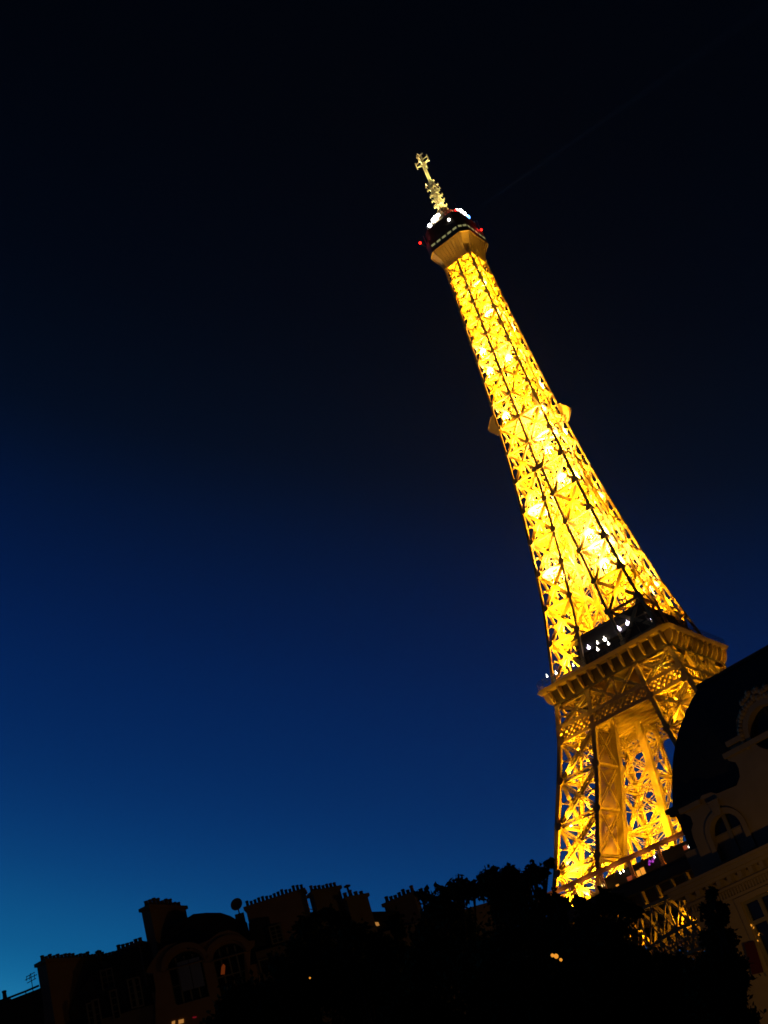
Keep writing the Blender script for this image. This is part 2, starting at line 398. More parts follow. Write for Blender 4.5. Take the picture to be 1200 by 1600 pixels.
for k in range(4):
    for z in (121.9, 122.5): pw.bar(rot4(k, (-15, -15.6, z)), rot4(k, (15, -15.6, z)), .07, .07, NRM[k])
    for i in range(15): pw.bar(rot4(k, (-15+30*i/14, -15.6, 121.5)), rot4(k, (-15+30*i/14, -15.6, 122.5)), .07, .07, NRM[k])
    for i in range(7):
        t = -7+19*i/6; q = [rot4(k, (t+a, -15.23, z)) for a, z in ((-1.2,117.6),(1.2,117.6),(1.2,120.4),(-1.2,120.4))]; pw.add(q+[x+rot4(k,(0,.1,0)) for x in q], [(0,1,2,3),(7,6,5,4),(0,4,5,1),(1,5,6,2),(2,6,7,3),(3,7,4,0)])
pw.build('pavilion_windows', DKGLASS, pav)
sf = MB(); sf.box(-17.2, 17.2, -17.2, 17.2, 105.2, 105.7)
for i in range(9): sf.box(-17, 17, -16.2+4*i, -15.8+4*i, 104.4, 105.18)
sf.build('platform_soffit', IRON, plat2)
for q, y, r, mt in (((967,983),-15.4,.62,G_VIOLET), ((981,974),-15.4,.6,G_VIOLET), ((1019,966),-15.4,.5,G_VIOLET), ((945,999),-15.4,.5,G_WHITE), ((920,1012),-15.4,.5,G_VIOLET),
                    ((934,1005),-15.4,.28,G_WHITE), ((934,1015),-19.8,.34,G_WHITE), ((951,1006),-19.8,.32,G_WHITE), ((869,1052),-19.8,.32,G_WHITE), ((855,1057),-19.8,.25,G_WHITE),
                    ((955,970),-13,.22,G_WHITE), ((896,1040),-19.9,.2,G_WHITE), ((892,1290),-24,.3,G_WHITE)):
    d = ray(*q); P = CAM+d*((y-CAM[1])/d[1])
    r *= .95; b = MB(); b.ball((0,0,0), r, 12, 8); b.bar((0,0,r), (0,0,r+.5), .08, .08, (0,1,0)); o = b.build('platform_lamp', mt, tower, True); o.location = P

# ---- netting and lift shaft on the inner side of one leg
def leg_net(sx, sy):
    b = MB(); zz = [66.5, 78, 90, 100.3]
    rows = []
    for z in zz:
        x = sx*(m_(z)+1.3); rows.append(((x, sy*(h(z)-1.2), z), (x, sy*(m_(z)-2.6), z)))
    for a, c in zip(rows[:-1], rows[1:]): b.add([a[0], a[1], c[1], c[0]], [(0,1,2,3)])
    o = b.build('safety_net', NET, tower)
    f = MB()
    for a, c in zip(rows[:-1], rows[1:]):
        f.bar(a[1], c[1], .9, .9, (0,1,0))
    for a in rows[::3]: f.bar(a[0], a[1], .4, .5, (0,0,1))
    f.build('net_frame', IRON, o)
leg_net(-1, -1)
# inclined lift cabin rails towards the second floor (in the gap between legs)
lf = MB()
for x in (5.5,):
    for y in (6,):
        lf.lattice((x*1.9, y*1.9, 64), (x, y, 104), 1.2, .9, (0,1,0), rail=.4, step=1.6, lace=.2)
lf.build('lift_guides', IRON, tower)

# ---- first platform
W1 = 35.3
p1 = MB(); p1.rings([octo(W1-.4, 1.2, 56.9), octo(W1-.4, 1.2, 57.5)]); plat1 = p1.build('first_platform', BLACKISH, tower)
e = MB()
def ring_band(e, w0, w1, za, zb, c=1.2):
    oa, ia = octo(w0, c, za), octo(w1, c, za); ob, ib = octo(w0, c, zb), octo(w1, c, zb)
    for i in range(8):
        j = (i+1) % 8; e.add([oa[i], oa[j], ob[j], ob[i], ia[i], ia[j], ib[j], ib[i]], [(0,1,2,3),(4,7,6,5),(0,4,5,1),(3,2,6,7)])
ring_band(e, W1+.15, W1-.5, 62.2, 62.65); ring_band(e, W1+.35, W1-.5, 62.7, 63.35); ring_band(e, W1-.55, W1-3.4, 63.0, 63.2)
e.build('gallery_roof', COPPER, plat1)
e = MB(); ring_band(e, W1+.3, W1-.38, 57.55, 57.85); ring_band(e, W1+.1, W1-.38, 55.2, 57.5); ring_band(e, W1+.25, W1-.38, 54.7, 55.15)
e.build('gallery_fascia', BLACKISH, plat1)
cl = MB(); cl.box(-.42, -.14, -.2, .2, 57.86, 62.2); cl.box(.14, .42, -.2, .2, 57.86, 62.2); cl.box(-.6, .6, -.34, .34, 57.86, 58.4); cl.box(-.55, .55, -.3, .3, 61.6, 62.19)
col0 = cl.build('gallery_column', COPPER, plat1)
def rib1():
    b = MB(); pts = [(0, 50.6), (0, 54.6), (2.0, 54.6), (2.0, 54.2)]
    for i in range(1, 6):
        t = i/6; pts.append((2.0*math.cos(t*math.pi/2)**1.4, 54.2-3.4*math.sin(t*math.pi/2)))
    b.prism([(p[0]*-1, p[1]) for p in pts], 'x', -.22, .22); return b
con0 = rib1().build('gallery_console', IRON, plat1)
k0 = True
for k in range(4):
    for i in range(9):
        t = -33+66*i/8-.0
        c = col0 if k0 else col0.copy()
        if not k0: col.objects.link(c); c.parent = plat1
        c.location = tuple(rot4(k, (t+1.2, -W1+.3, 0))); c.rotation_euler = (0,0,k*math.pi/2)
        for dx in (0, 4.1):
            if i == 8 and dx: continue
            c = con0 if k0 else con0.copy()
            if not k0: col.objects.link(c); c.parent = plat1
            c.location = tuple(rot4(k, (t+1.2+dx, -W1+2.2, 0))); c.rotation_euler = (0,0,k*math.pi/2); k0 = False
fz = MB(); ring_band(fz, W1-2.2, W1-2.6, 50.5, 54.65); fz.build('gallery_frieze', SOOT, plat1)
pv = MB()
for k in range(4): 
    a = rot4(k, (-19, -29.5, 0)); b_ = rot4(k, (19, -19.2, 0))
    pv.box(min(a[0], b_[0]), max(a[0], b_[0]), min(a[1], b_[1]), max(a[1], b_[1]), 57.51, 62.1)
pvo = pv.build('restaurant', BLACKISH, plat1)
for (x0, x1, z0, z1, mt) in ((-11.5,-9.0,57.9,60.0,G_REDSHOP), (-8.6,-7.6,58.3,60.4,G_SHOP_GLINT), (-7.4,-6.3,58.6,60.6,G_SHOP_GLINT), (-15,-14.2,58.2,59.4,G_SHOP_GLINT), (5.2,6.2,60.2,61.2,G_REDSHOP), (6.8,8.2,58.0,59.3,G_REDSHOP)):
    b = MB(); b.box(x0, x1, -29.62, -29.52, z0, z1); b.build('shop_window', mt, pvo)
for (x, z, r, mt) in ((-3.6, 60.9, .32, G_MAGENTA), (-2.9, 60.6, .3, G_MAGENTA), (-4.0, 60.3, .26, G_MAGENTA), (-2.4, 61.0, .22, G_MAGENTA), (-2.0, 61.3, .16, G_WHITE), (-12, 61.2, .16, G_WHITE), (-11, 61.3, .16, G_WHITE), (7.2, 60.2, .22, G_WHITE), (-17.5, 60.3, .4, G_YELLOW)):
    b = MB(); b.ball((0,0,0), r); b.bar((0,0,r), (0,0,r+.4), .06, .06, (0,1,0)); o = b.build('gallery_lamp', mt, plat1, True); o.location = (x, -31.0, z)

# arches between the legs
for k in range(4):
    n = NRM[k]; a = MB(); zc, Ro, Ri = 6.0, 35.6, 30.2
    y0 = -34.6
    pts = [(math.cos(t), math.sin(t)) for t in np.linspace(.12*math.pi, .88*math.pi, 37)]
    for y in (y0, y0+3.4):
        for rr, w in ((Ro, .7), (Ri, .8), ((Ro+Ri)/2, .35)):
            for p, q in zip(pts[:-1], pts[1:]): a.bar(rot4(k, (p[0]*rr, y, zc+p[1]*rr*1.06)), rot4(k, (q[0]*rr, y, zc+q[1]*rr*1.06)), .7, w, (p[0], 0, p[1]) if k % 2 == 0 else (0, p[0], p[1]))
        for i, (p, q) in enumerate(zip(pts[:-1], pts[1:])):
            A = lambda p, rr: rot4(k, (p[0]*rr, y, zc+p[1]*rr*1.06))
            a.bar(A(p, Ri), A(q, Ro), .45, .3, n); a.bar(A(p, Ro), A(q, Ri), .45, .3, n); a.bar(A(p, Ri), A(p, Ro), .5, .4, n)
    for i, (p, q) in enumerate(zip(pts[:-1], pts[1:])):
        s_ = [rot4(k, (v[0]*(Ri-.3), y, zc+v[1]*(Ri-.3)*1.06)) for v, y in ((p, y0), (q, y0), (q, y0+3.4), (p, y0+3.4))]
        if i % 2 == 0: a.add(s_+[x+np.array((0,0,.12)) for x in s_], [(0,1,2,3),(7,6,5,4),(0,4,5,1),(1,5,6,2),(2,6,7,3),(3,7,4,0)])
    a.bar(rot4(k, (-32, y0, 51)), rot4(k, (32, y0, 51)), .8, .6, n)
    for i in range(15):
        xa = -30+60*i/15; xb = -30+60*(i+1)/15
        zf = lambda x: zc+1.06*math.sqrt(max(0, Ro*Ro-x*x))
        for x0, x1 in ((xa, xb), (xb, xa)):
            if zf(x0) < 50: a.bar(rot4(k, (x0, y0+.1, zf(x0))), rot4(k, (x1, y0+.1, 50.8)), .42, .3, n); a.bar(rot4(k, (x0, y0+3.0, zf(x0))), rot4(k, (x1, y0+3.0, 50.8)), .5, .3, n)
        a.bar(rot4(k, (xa, y0-.15, zf(xa))), rot4(k, (xa, y0-.15, 50.8)), .45, .3, n)
    a.build('arch', IRON, tower)
for sx, sy in ((-1,-1),(1,-1),(1,1),(-1,1)):
    b = MB()
    for i, j in ((0,0),(0,1),(1,0),(1,1)):
        x = sx*(h(2) if i else m_(2)+1); y = sy*(h(2) if j else m_(2)+1); b.rings([[(x+a*s, y+c*s, z) for a, c in ((-1,-1),(1,-1),(1,1),(-1,1))] for s, z in ((4,0),(3.4,2.4),(2.6,3.2))])
    b.build('masonry_footing', STONE, tower)

# ---- third platform, lantern and mast
p3 = MB()
def octs(w, c, z): return octo(w, c, z)
prof = [(5.42, 1.1, 268.0), (5.7, 1.35, 269.8), (6.3, 1.75, 271.6), (7.1, 2.1, 273.2), (7.95, 2.3, 274.9)]
p3.rings([octs(*q) for q in prof]); plat3 = p3.build('summit_platform', IRON, tower)
e = MB(); ring_band(e, 8.3, 7.6, 274.95, 275.4, 2.35); e.build('platform_cornice', IRON, plat3)
for k in range(4):
    rb = MB()
    for i in range(9):
        t = -1+2*i/8
        for (w0, c0, z0), (w1, c1, z1) in zip(prof[:-1], prof[1:]):
            rb.bar(rot4(k, (t*(w0-c0), -w0-.12, z0)), rot4(k, (t*(w1-c1), -w1-.12, z1)), .2, .55, NRM[k])
    rb.build('corbel_ribbing', IRON, plat3)
gl = MB(); gl.rings([octs(8.2, 2.3, 275.41), octs(8.2, 2.3, 279.6)]); gal = gl.build('glazed_gallery', SOOT, plat3)
e = MB(); ring_band(e, 8.25, 7.9, 279.62, 280.0, 2.3); ring_band(e, 8.2, 7.9, 278.1, 278.4, 2.3); e.build('gallery_trim', DARKIRON, gal)
for k in range(2):
    for i in range(5):
        t = -4.6+2.3*i; b = MB(); b.box(-.75, .75, -.06, .0, 277.0, 277.75); o = b.build('gallery_window', G_GALLERY, gal); o.location = tuple(rot4(k, (t, -8.22, 0))); o.rotation_euler = (0,0,k*math.pi/2)
for i in range(2):
    b = MB(); b.box(-.6, .6, -.06, .0, 277.0, 277.75); o = b.build('gallery_window', G_GALLERY, gal); o.location = (7.07-.6+1.2*i, -7.07-.6+1.2*i, 0); o.rotation_euler = (0,0,math.pi/4)
ud = MB(); ud.rings([octs(7.3, 2.2, 280.01), octs(7.0, 2.2, 284.6), octs(7.4, 2.2, 284.7), octs(7.4, 2.2, 285.1)]); upd = ud.build('upper_cage', SOOT, plat3)
cg = MB()
for k in range(4):
    for i in range(19): cg.bar(rot4(k, (-5.2+10.4*i/18, -7.45, 280.1)), rot4(k, (-5.0+10.0*i/18, -7.2, 284.6)), .1, .1, NRM[k])
    for z in (281.2, 282.4, 283.5): cg.bar(rot4(k, (-5.2, -7.42+.04*(z-280), z)), rot4(k, (5.2, -7.42+.04*(z-280), z)), .1, .1, NRM[k])
    for i in range(5): 
        x, y, z = rot4(k, (-4.8+2.4*i, -7.2, 285.1)); cg.bar((x,y,z), (x+random.uniform(-.2,.2), y, z+random.choice((.8,1.5,2.6,1.2))), .18, .18, (0,1,0))
cg.build('cage_bars', DARKIRON, upd)
up = MB(); up.rings([octs(4.4, 1.3, 285.12), octs(4.2, 1.3, 288.6), octs(4.6, 1.3, 288.7), octs(4.5, 1.3, 289.0)])
up.lathe([(3.4, 289.01), (3.2, 290.6), (2.6, 292), (2.2, 293.2), (2.3, 293.4), (2.1, 294)], n=12); cup = up.build('lantern', IRON, plat3)
eq = MB()
for i in range(46):
    a = random.uniform(0, 6.28); r0 = random.uniform(3.8, 6.6); w = random.uniform(.25, .6); z = 285.12
    x, y = r0*math.cos(a), r0*math.sin(a); eq.box(x-w, x+w, y-w, y+w, z, z+random.uniform(.8, 2.6))
for i in range(30):
    a = random.uniform(0, 6.28); z = random.uniform(289.2, 293); r0 = 3.4-(z-289)*.2; eq.ball((r0*math.cos(a), r0*math.sin(a), z), random.uniform(.35, .6), 8, 5)
eq.build('roof_equipment', IRON, plat3)
ms = MB()
def sq(w, z): return [(-w,-w,z),(w,-w,z),(w,w,z),(-w,w,z)]
MAST = mat('mast_paint', (.42, .36, .20), .6, .15, .8)
ms.rings([sq(.85, 294), sq(.68, 302), sq(.5, 308.6)])
for z in np.arange(295.2, 308.2, 1.15):
    w = .85-(z-294)*.024
    for k in range(4):
        for s in (-.55, .55):
            p = rot4(k, (s*w*1.1, -w-.22, z)); ms.box(p[0]-.2, p[0]+.2, p[1]-.2, p[1]+.2, z-.36, z+.3)
for z in (296.4, 299.2, 301.5, 304.5, 306.6):
    for k in range(4): 
        ms.bar(rot4(k, (-1.9, -1.2, z)), rot4(k, (1.9, -1.2, z)), .18, .18, NRM[k])
        for s in (-1.9, 1.9): ms.bar(rot4(k, (s, -1.2, z-.45)), rot4(k, (s, -1.2, z+.45)), .2, .2, NRM[k])
for k in range(4):
    p = rot4(k, (.34, -.34, 0)); ms.bar((p[0], p[1], 308.6), (p[0], p[1], 320.6), .2, .2, (0,1,0))
for z in np.arange(309.2, 318.5, 1.0):
    for k in range(4): ms.bar(rot4(k, (-.34, -.34, z)), rot4(k, (.34, -.34, z+.5)), .16, .12, NRM[k])
for k in range(4):
    for z in (317.4, 319.0): ms.bar(rot4(k, (0, -.6, z)), rot4(k, (0, -2.6, z)), .24, .28, (0,0,1))
    ms.bar(rot4(k, (0, -.6, 316.6)), rot4(k, (0, -1.9, 317.4)), .36, .3, (0,0,1))
    ms.bar(rot4(k, (0, -2.6, 316.6)), rot4(k, (0, -2.6, 319.8)), .28, .28, NRM[k])
ms.box(-.6, .6, -.6, .6, 317.0, 317.4); ms.bar((-1.4, 0, 321.4), (1.4, 0, 321.4), .35, .35, (0,0,1)); ms.bar((0,-1.4, 321.4), (0, 1.4, 321.4), .3, .3, (0,0,1)); 
for s in (-.5, .5): ms.bar((s,0,319.5), (s,0,321.4), .3, .3, (0,1,0))
ms.build('antenna_mast', MAST, tower)
for loc, r, mt, nm in (((-1.4,-4.8,289.2),.95,G_COOL,'floodlamp'), ((-2.4,-5.2,288.6),.8,G_COOL,'floodlamp'), ((-4.4,-5.0,288.0),.75,G_COOL,'floodlamp'), ((-.4,-4.4,289.9),.6,G_COOL,'floodlamp'), ((6.2,-1.1,288.0),.95,G_COOL,'floodlamp'), ((5.6,-2.4,288.3),.6,G_COOL,'floodlamp'), ((6.6,.3,287.4),.75,G_COOL,'floodlamp'), ((6.2,3.2,287.6),.95,G_BLUE,'beacon'), ((6.3,3.1,288.0),.6,G_COOL,'beacon'),
                       ((3.7,-7.45,282.6),.52,G_WHITE,'floodlamp'), ((-8.6,-8.7,281.2),.55,G_RED,'aviation_light'), ((8.9,3.6,279.9),.5,G_RED,'aviation_light'), ((5.9,-3.7,287.3),.6,G_RED,'aviation_light')):
    b = MB(); b.ball((0,0,0), r*(.8 if mt is G_RED else .95), 12, 8); o = b.build(nm, mt, plat3, True); o.location = loc
    if mt is G_RED: light('beacon_light', (loc[0]*.99, loc[1]*.99, loc[2]+.9), 450, (1, .03, .02), .3, tower)
    br_ = MB(); br_.bar((0,0,-r*.9), (-loc[0]*.12, -loc[1]*.12, -1.9), .12, .12, (0,1,0)); br_.build('lamp_bracket', DARKIRON, o)
an = MB()
for x, y, z, l in ((-7.6,-6.2,280,5), (-6.0,-7.6,280,4), (8.1,5.4,280,6), (7.6,6.6,280,4.5), (7.3,-5.6,285,3.5), (-7.3,-3.2,285,3)): an.bar((x,y,z), (x,y,z+l), .13, .13, (0,1,0))
an.build('whip_antenna', DARKIRON, plat3)

# ---- projectors: the sodium floodlights that light the ironwork from inside
fl = MB(); fl.box(-.35, .35, -.3, .3, -.5, -.1); fl.bar((0,0,-.5), (0,0,-1.0), .12, .12, (0,1,0))
projectors = []
def projector(p, P, r=.25, vis=True, c=SODIUM, face=None, up=.85, cone=112):
    if face is None: light('projector_light', tuple(p), P, c, r, tower)
    else: light('projector_light', tuple(p), P*1.9, c, r, tower, spot=cone, aim=np.asarray(p)-np.asarray(face)*1.0+np.array((0,0,up)), blend=.7)
    if vis: projectors.append((tuple(p), c is PALE))
PK = 2.2; PF = 84.0
for i, z in enumerate(NODES_D[:-1]):
    hh = h(z); d = NODES_D[i+1]-z
    projector((0, -2.6, z+1.2), 5200*PK*(hh/7), .3, False); projector((2.6, 1.5, z+1.4), 4200*PK*(hh/7), .3, False)
    for k in (0, 1):
        for s in (-.52, .52):
            for fz_ in (.22, .74):
                q_ = random.choice((.3, .6, 1.0, 2.6)) if i < len(NODES_D)-3 else (.45, .12)[i-len(NODES_D)+3]
                projector(rot4(k, (s*hh, -(h(z+d*fz_)-.3), z+d*fz_)), 330*PF*q_, c=PALE if q_ > 1.2 else SODIUM, face=NRM[k])
for i, z in enumerate(NODES_C[:-1]):
    for sx, sy in ((-1,-1), (1,-1), (1,1), (-1,1)):
        mid = (h(z)+m_(z))/2; w = h(z)-m_(z)
        projector((sx*mid, sy*mid, z+1.5), 4200*PK*(w/8)**1.4, .3, False)
        if i == 0 and not (sx < 0 and sy < 0): continue
        d = NODES_C[i+1]-z
        for fz_ in (.2, .72):
            zz = z+d*fz_; md_ = (h(zz)+m_(zz))/2; q_ = random.choice((.3, .7, 1.0, 2.2))
            if sy < 0: projector((sx*md_, sy*(h(zz)-.4), zz), (800 if sx < 0 else 500)*PF*q_, c=PALE if q_ > 1.2 else SODIUM, face=NRM[0])
            if sx > 0: projector((sx*(h(zz)-.4), sy*md_, zz), 460*PF*q_, c=PALE if q_ > 1.2 else SODIUM, face=NRM[1])
    projector((0, 0, z+2), 5000*PK, .4, False)
for i, z in enumerate(NODES_A[:-1]):
    for sx, sy in ((-1,-1), (1,-1), (1,1), (-1,1)):
        mid = (h(z)+m_(z))/2
        kk = ((12, 8.5, 4.2, 1.6)[i])*(1.5 if (sx < 0 and sy < 0 and i == 0) else 1)
        projector((sx*mid, sy*mid, z+1.5), (1000 if sx > 0 or sy > 0 else 800)*kk, .4, False)
        d = NODES_A[i+1]-z
        for fz_, lt in ((.12, .28), (.12, .72), (.62, .5)):
            zz = z+d*fz_; md_ = m_(zz)+(h(zz)-m_(zz))*lt; q_ = random.choice((.35, .6, 1.0)); hot = i == 0 and sx < 0 and sy < 0
            if hot: q_ = 2.0
            if sy < 0: projector((sx*md_, sy*(h(zz)-.7), zz), 7500*kk*q_, c=SODIUM, face=NRM[0], up=.5, cone=110)
            else: projector((sx*md_, sy*(m_(zz)-.6), zz), 1000*kk*q_, c=SODIUM, face=NRM[0], vis=False, up=.45, cone=108)
            if sx > 0: projector((sx*(h(zz)-.7), sy*md_, zz), 4200*kk*q_*(.8 if not hot else .1), face=NRM[1], up=.45, cone=108)
            elif sy > 0: projector((sx*(m_(zz)-.6), sy*md_, zz), 1300*kk*q_, face=NRM[1], vis=False, up=.45, cone=108)
for sx, sy in ((-1,-1), (1,-1), (1,1), (-1,1)):
    mid = 12.8
    projector((sx*mid, sy*mid, 106.6), (11000 if sx > 0 else 4500), .4, False)
for y, z, P in ((-20, 69, 500), (-14, 72, 300), (-14, 84, 200)): projector((-m_(z)+2.6, y, z), P*.5, .2, False)
for k in (0, 1):
    for t, P in ((-.86, 420), (-.62, 350), (-.2, 25), (.15, 25), (.6, 600), (.86, 700)): projector(rot4(k, (t*h(102.6), -(h(102.6)-1.35), 102.4)), P*6.0, .15, False)
# lamps washing the gallery consoles
for k in (0, 1):
    for t, P in ((-16.4, 620), (-9.8, 480), (-3.3, 300), (3.3, 300), (9.8, 560), (16.4, 680)): projector(rot4(k, (t, -21.6, 111.2)), P*.42, .15, False)
    for t in (-27.6, -19.4, -11.1, -2.9, 5.4, 13.6, 21.5): projector(rot4(k, (t, -36.7, 61.3)), 170, .15, c=(1, .5, .1))
    for t in (-24, -12, 0, 12, 24): projector(rot4(k, (t, -33.1, 45.5)), 1900, .2)
# corbel of the summit platform and mast
for k in (0, 1):
    projector(rot4(k, (-3.4, -6.4, 266.6)), 60, .15); projector(rot4(k, (2.2, -6.5, 267.4)), 50, .15)
    for s in (-4.5, 4.5): projector(rot4(k+2, (s, -9.3, 273.2)), 400, .15, False)
projector((-2.2, -2.6, 289.3), 2600, .2, False, (1, .86, .42)); projector((2.8, -2.0, 289.3), 1800, .2, False, (1, .86, .42))
for x, y in ((-2.2,-3.4), (3.2,-2.6), (2.8,3), (-3,2.6)):
    light('mast_light', (x*1.2, y*1.2, 291.5), 9500, (1, .82, .34), .2, tower, spot=70, aim=(0, 0, 306))
    light('mast_light', (x*.75, y*.75, 305.5), 14000, (1, .82, .34), .2, tower, spot=50, aim=(0, 0, 317))
projectors.sort(key=lambda e: not e[1])
base = fl.build('projector', DARKIRON, tower); base.location = projectors[-1][0]
extra = MB()
for i, (p, hot) in enumerate(projectors[:-1]):
    if i < 96: copy_part(base, (p[0], p[1], p[2]-.3))
    else: extra.box(p[0]-.35, p[0]+.35, p[1]-.3, p[1]+.3, p[2]-.85, p[2]-.45); extra.bar((p[0],p[1],p[2]-.85), (p[0],p[1],p[2]-1.35), .12, .12, (0,1,0))
if extra.v:
    o = extra.build('projector_bank', DARKIRON, tower); o['kind'] = 'stuff'

# ================================================================== BUILDINGS
class Frame:
    """local frame of a street front: x along the facade, y into the block, z up"""
    def __init__(s, ox, oy, ux, uy):
        s.o = np.array([ox, oy]); L = math.hypot(ux, uy); s.u = np.array([ux, uy])/L; s.b = np.array([-s.u[1], s.u[0]]); s.rz = math.atan2(s.u[1], s.u[0])
        c = CAM[:2]-s.o; s.c = np.array([c@s.u, c@s.b, CAM[2]])
    def d(s, px, py): r = ray(px, py); return np.array([r[:2]@s.u, r[:2]@s.b, r[2]])
    def at(s, px, py, y=0.0):
        d = s.d(px, py); t = (y-s.c[1])/d[1]; P = s.c+t*d; return (P[0], P[2])
    def atz(s, px, py, z):
        d = s.d(px, py); t = (z-s.c[2])/d[2]; return s.c+t*d
    def place(s, name, label, cat, group=None): return thing(name, label, cat, (s.o[0], s.o[1], 0), s.rz, group)
def plate(name, outer, holes, y0, y1, m, parent):
    """a slab with openings: outlines in (x, z), thickness y0..y1"""
    cu = bpy.data.curves.new(name, 'CURVE'); cu.dimensions = '2D'; cu.fill_mode = 'BOTH'; cu.extrude = abs(y1-y0)/2
    for pts in [outer]+list(holes):
        sp_ = cu.splines.new('POLY'); sp_.points.add(len(pts)-1); sp_.use_cyclic_u = True
        for p, q in zip(sp_.points, pts): p.co = (q[0], q[1], 0, 1)
    t = bpy.data.objects.new('tmp', cu); col.objects.link(t); dg = bpy.context.evaluated_depsgraph_get()
    me = bpy.data.meshes.new_from_object(t.evaluated_get(dg)); bpy.data.objects.remove(t); bpy.data.curves.remove(cu)
    me.transform(Matrix(((1,0,0,0),(0,0,-1,(y0+y1)/2),(0,1,0,0),(0,0,0,1)))); me.name = name
    me.materials.clear(); me.materials.append(m); o = bpy.data.objects.new(name, me); col.objects.link(o); o.parent = parent; return o
def rect(x0, x1, z0, z1): return [(x0,z0),(x1,z0),(x1,z1),(x0,z1)]
def archpts(xc, w, z0, zs, n=14, rise=1.0):
    r = w/2; return [(xc-r, z0), (xc+r, z0)]+[(xc+r*math.cos(t), zs+rise*r*math.sin(t)) for t in np.linspace(0, math.pi, n)]
def circ(xc, zc, r, n=28): return [(xc+r*math.cos(2*math.pi*i/n), zc+r*math.sin(2*math.pi*i/n)) for i in range(n)]
PANE = mat('window_glass', (.010, .016, .018), .15, .1, .5, spec=.22)

# ---------------- the corner mansion
FR = Frame(88.99, -243.46, .99350575, -.11378196)
man = FR.place('corner_mansion', 'dark stone mansion with curved slate mansard roof and stone dormers', 'building')
XL = .9
bays = [5.55, 11.05, 16.55, 22.05]
holes = []
for xb in bays:
    holes += [rect(xb-1.2, xb+1.2, 9.2, 13.55), rect(xb-1.1, xb+1.1, 4.6, 7.9), rect(xb-1.2, xb+1.2, .3, 3.6)]
plate('facade', rect(XL, 26, 0, 14.6), holes, 0, .5, STONE, man)
b = MB(); b.box(XL, 26, 1.6, 14, 0, 14.6); b.box(XL, 1.4, .51, 1.6, 0, 14.6); b.build('wall', STONE, man)
def big_window(xb, z0, z1, w):
    f = MB(); t = .16
    f.box(xb-w, xb-w+t, .22, .36, z0, z1); f.box(xb+w-t, xb+w, .22, .36, z0, z1); f.box(xb-w+t, xb+w-t, .22, .36, z1-t, z1); f.box(xb-w+t, xb+w-t, .22, .36, z0, z0+t)
    f.box(xb-.13, xb+.13, .20, .36, z0+t, z1-t); zt = z0+(z1-z0)*.68; f.box(xb-w+t, xb+w-t, .19, .35, zt-.13, zt+.13)
    o = f.build('window', FRAME, man)
    g_ = MB(); g_.box(xb-w+.02, xb+w-.02, .38, .40, z0+.02, z1-.02); g_.build('pane', PANE, o)
    s_ = MB(); s_.box(xb-w-.2, xb+w+.2, -.22, .2, z0-.22, z0-.005); s_.build('sill', STONE, o)
    return o
for i, xb in enumerate(bays):
    big_window(xb, 9.2, 13.55, 1.2); big_window(xb, 4.6, 7.9, 1.1); big_window(xb, .3, 3.6, 1.2)
    sr = MB()                                                     # moulded surround
    for sx in (-1, 1): sr.box(xb+sx*1.21-(0 if sx > 0 else .34), xb+sx*1.21+(.34 if sx > 0 else 0), -.09, -.003, 9.0, 13.9)
    sr.box(xb-1.55, xb+1.55, -.12, -.003, 13.56, 13.9); sr.build('window_surround', STONE, man)
# red cloth awning rolled beside the tall window
q = [FR.at(*p, -.3) for p in ((1163,1474), (1178,1470), (1193,1519), (1176,1523))]
plate('awning', q[::-1], [], -.34, -.26, REDCLOTH, man)
for px, py, r in ((1174,1446,.12), (1178,1450,.05), (1186,1461,.06), (1184,1470,.09), (1183,1476,.07), (1187,1483,.06), (1192,1494,.08)):  # glowing balls added in place of tower lights reflected in the glass
    x, z = FR.at(px, py, .17); o_ = MB(); o_.ball((0,0,0), r*.7, 8, 5); o_.bar((0,0,r*.7), (0,.2,r+.05), .03, .03, (0,0,1)); o = o_.build('window_glint', G_SHOP_GLINT, man, True); o.location = (x, .12, z)
c = MB()
for z0, z1, o_ in ((13.95, 14.15, .12), (14.6, 14.78, .22), (15.28, 15.5, .72), (15.5, 15.8, .86), (15.8, 16.0, 1.0)):
    c.box(XL-.02-o_, 26, -o_, .9, z0, z1-.004)
c.box(XL-.1, 26, -.12, .9, 14.79, 15.27); cor = c.build('cornice', STONE, man)
dn = MB()
dn.box(0, .3, -.66, -.125, 14.86, 15.27); dn0 = dn.build('modillion', STONE, cor); dn0.location.x = XL+.2
for i in range(1, 30): copy_part(dn0, (XL+.2+.83*i, 0, 0))
dn = MB()
for i in range(110): x = XL+.02+.225*i; dn.box(x, x+.12, -.10, -.003, 14.16, 14.58)
dn.build('fluted_frieze', STONE, cor)
# attic storey with its sculpted dormers
ya = .35
A_ = lambda l, y=ya: [FR.at(px, py, y) for px, py in l]
par = A_([(1053,1327), (1084,1312)]); plate('attic_parapet', [(1.55, 16.0), (26, 16.0), (26, 18.0), (1.55, 18.0)], [], .75, 1.2, STONE, man)
left = A_([(1083,1309), (1080,1297), (1083,1287), (1079,1276), (1067,1270), (1066,1265), (1092,1252), (1096,1243), (1110,1238), (1120,1240), (1125,1238), (1151,1227), (1156,1214), (1154,1200), (1149,1191), (1138,1189), (1135,1182),
           (1141,1175), (1153,1173), (1142,1171), (1139,1165), (1152,1158), (1154,1152), (1151,1140), (1150,1126), (1154,1113), (1159,1104), (1161,1093), (1166,1081), (1172,1077), (1178,1079), (1186,1084), (1193,1090), (1199,1089)])
oc = FR.at(1200, 1137, ya); OCX = oc[0]+.15
right = [(2*OCX-x, z) for x, z in left[::-1] if x < OCX-.05]
outer = [(left[0][0], 16.0)]+[p for p in left if p[0] < OCX-.05]+right+[(right[-1][0], 16.0)]
wx = FR.at(1141, 1310, ya)[0]; wt = FR.at(1135, 1268, ya)[1]
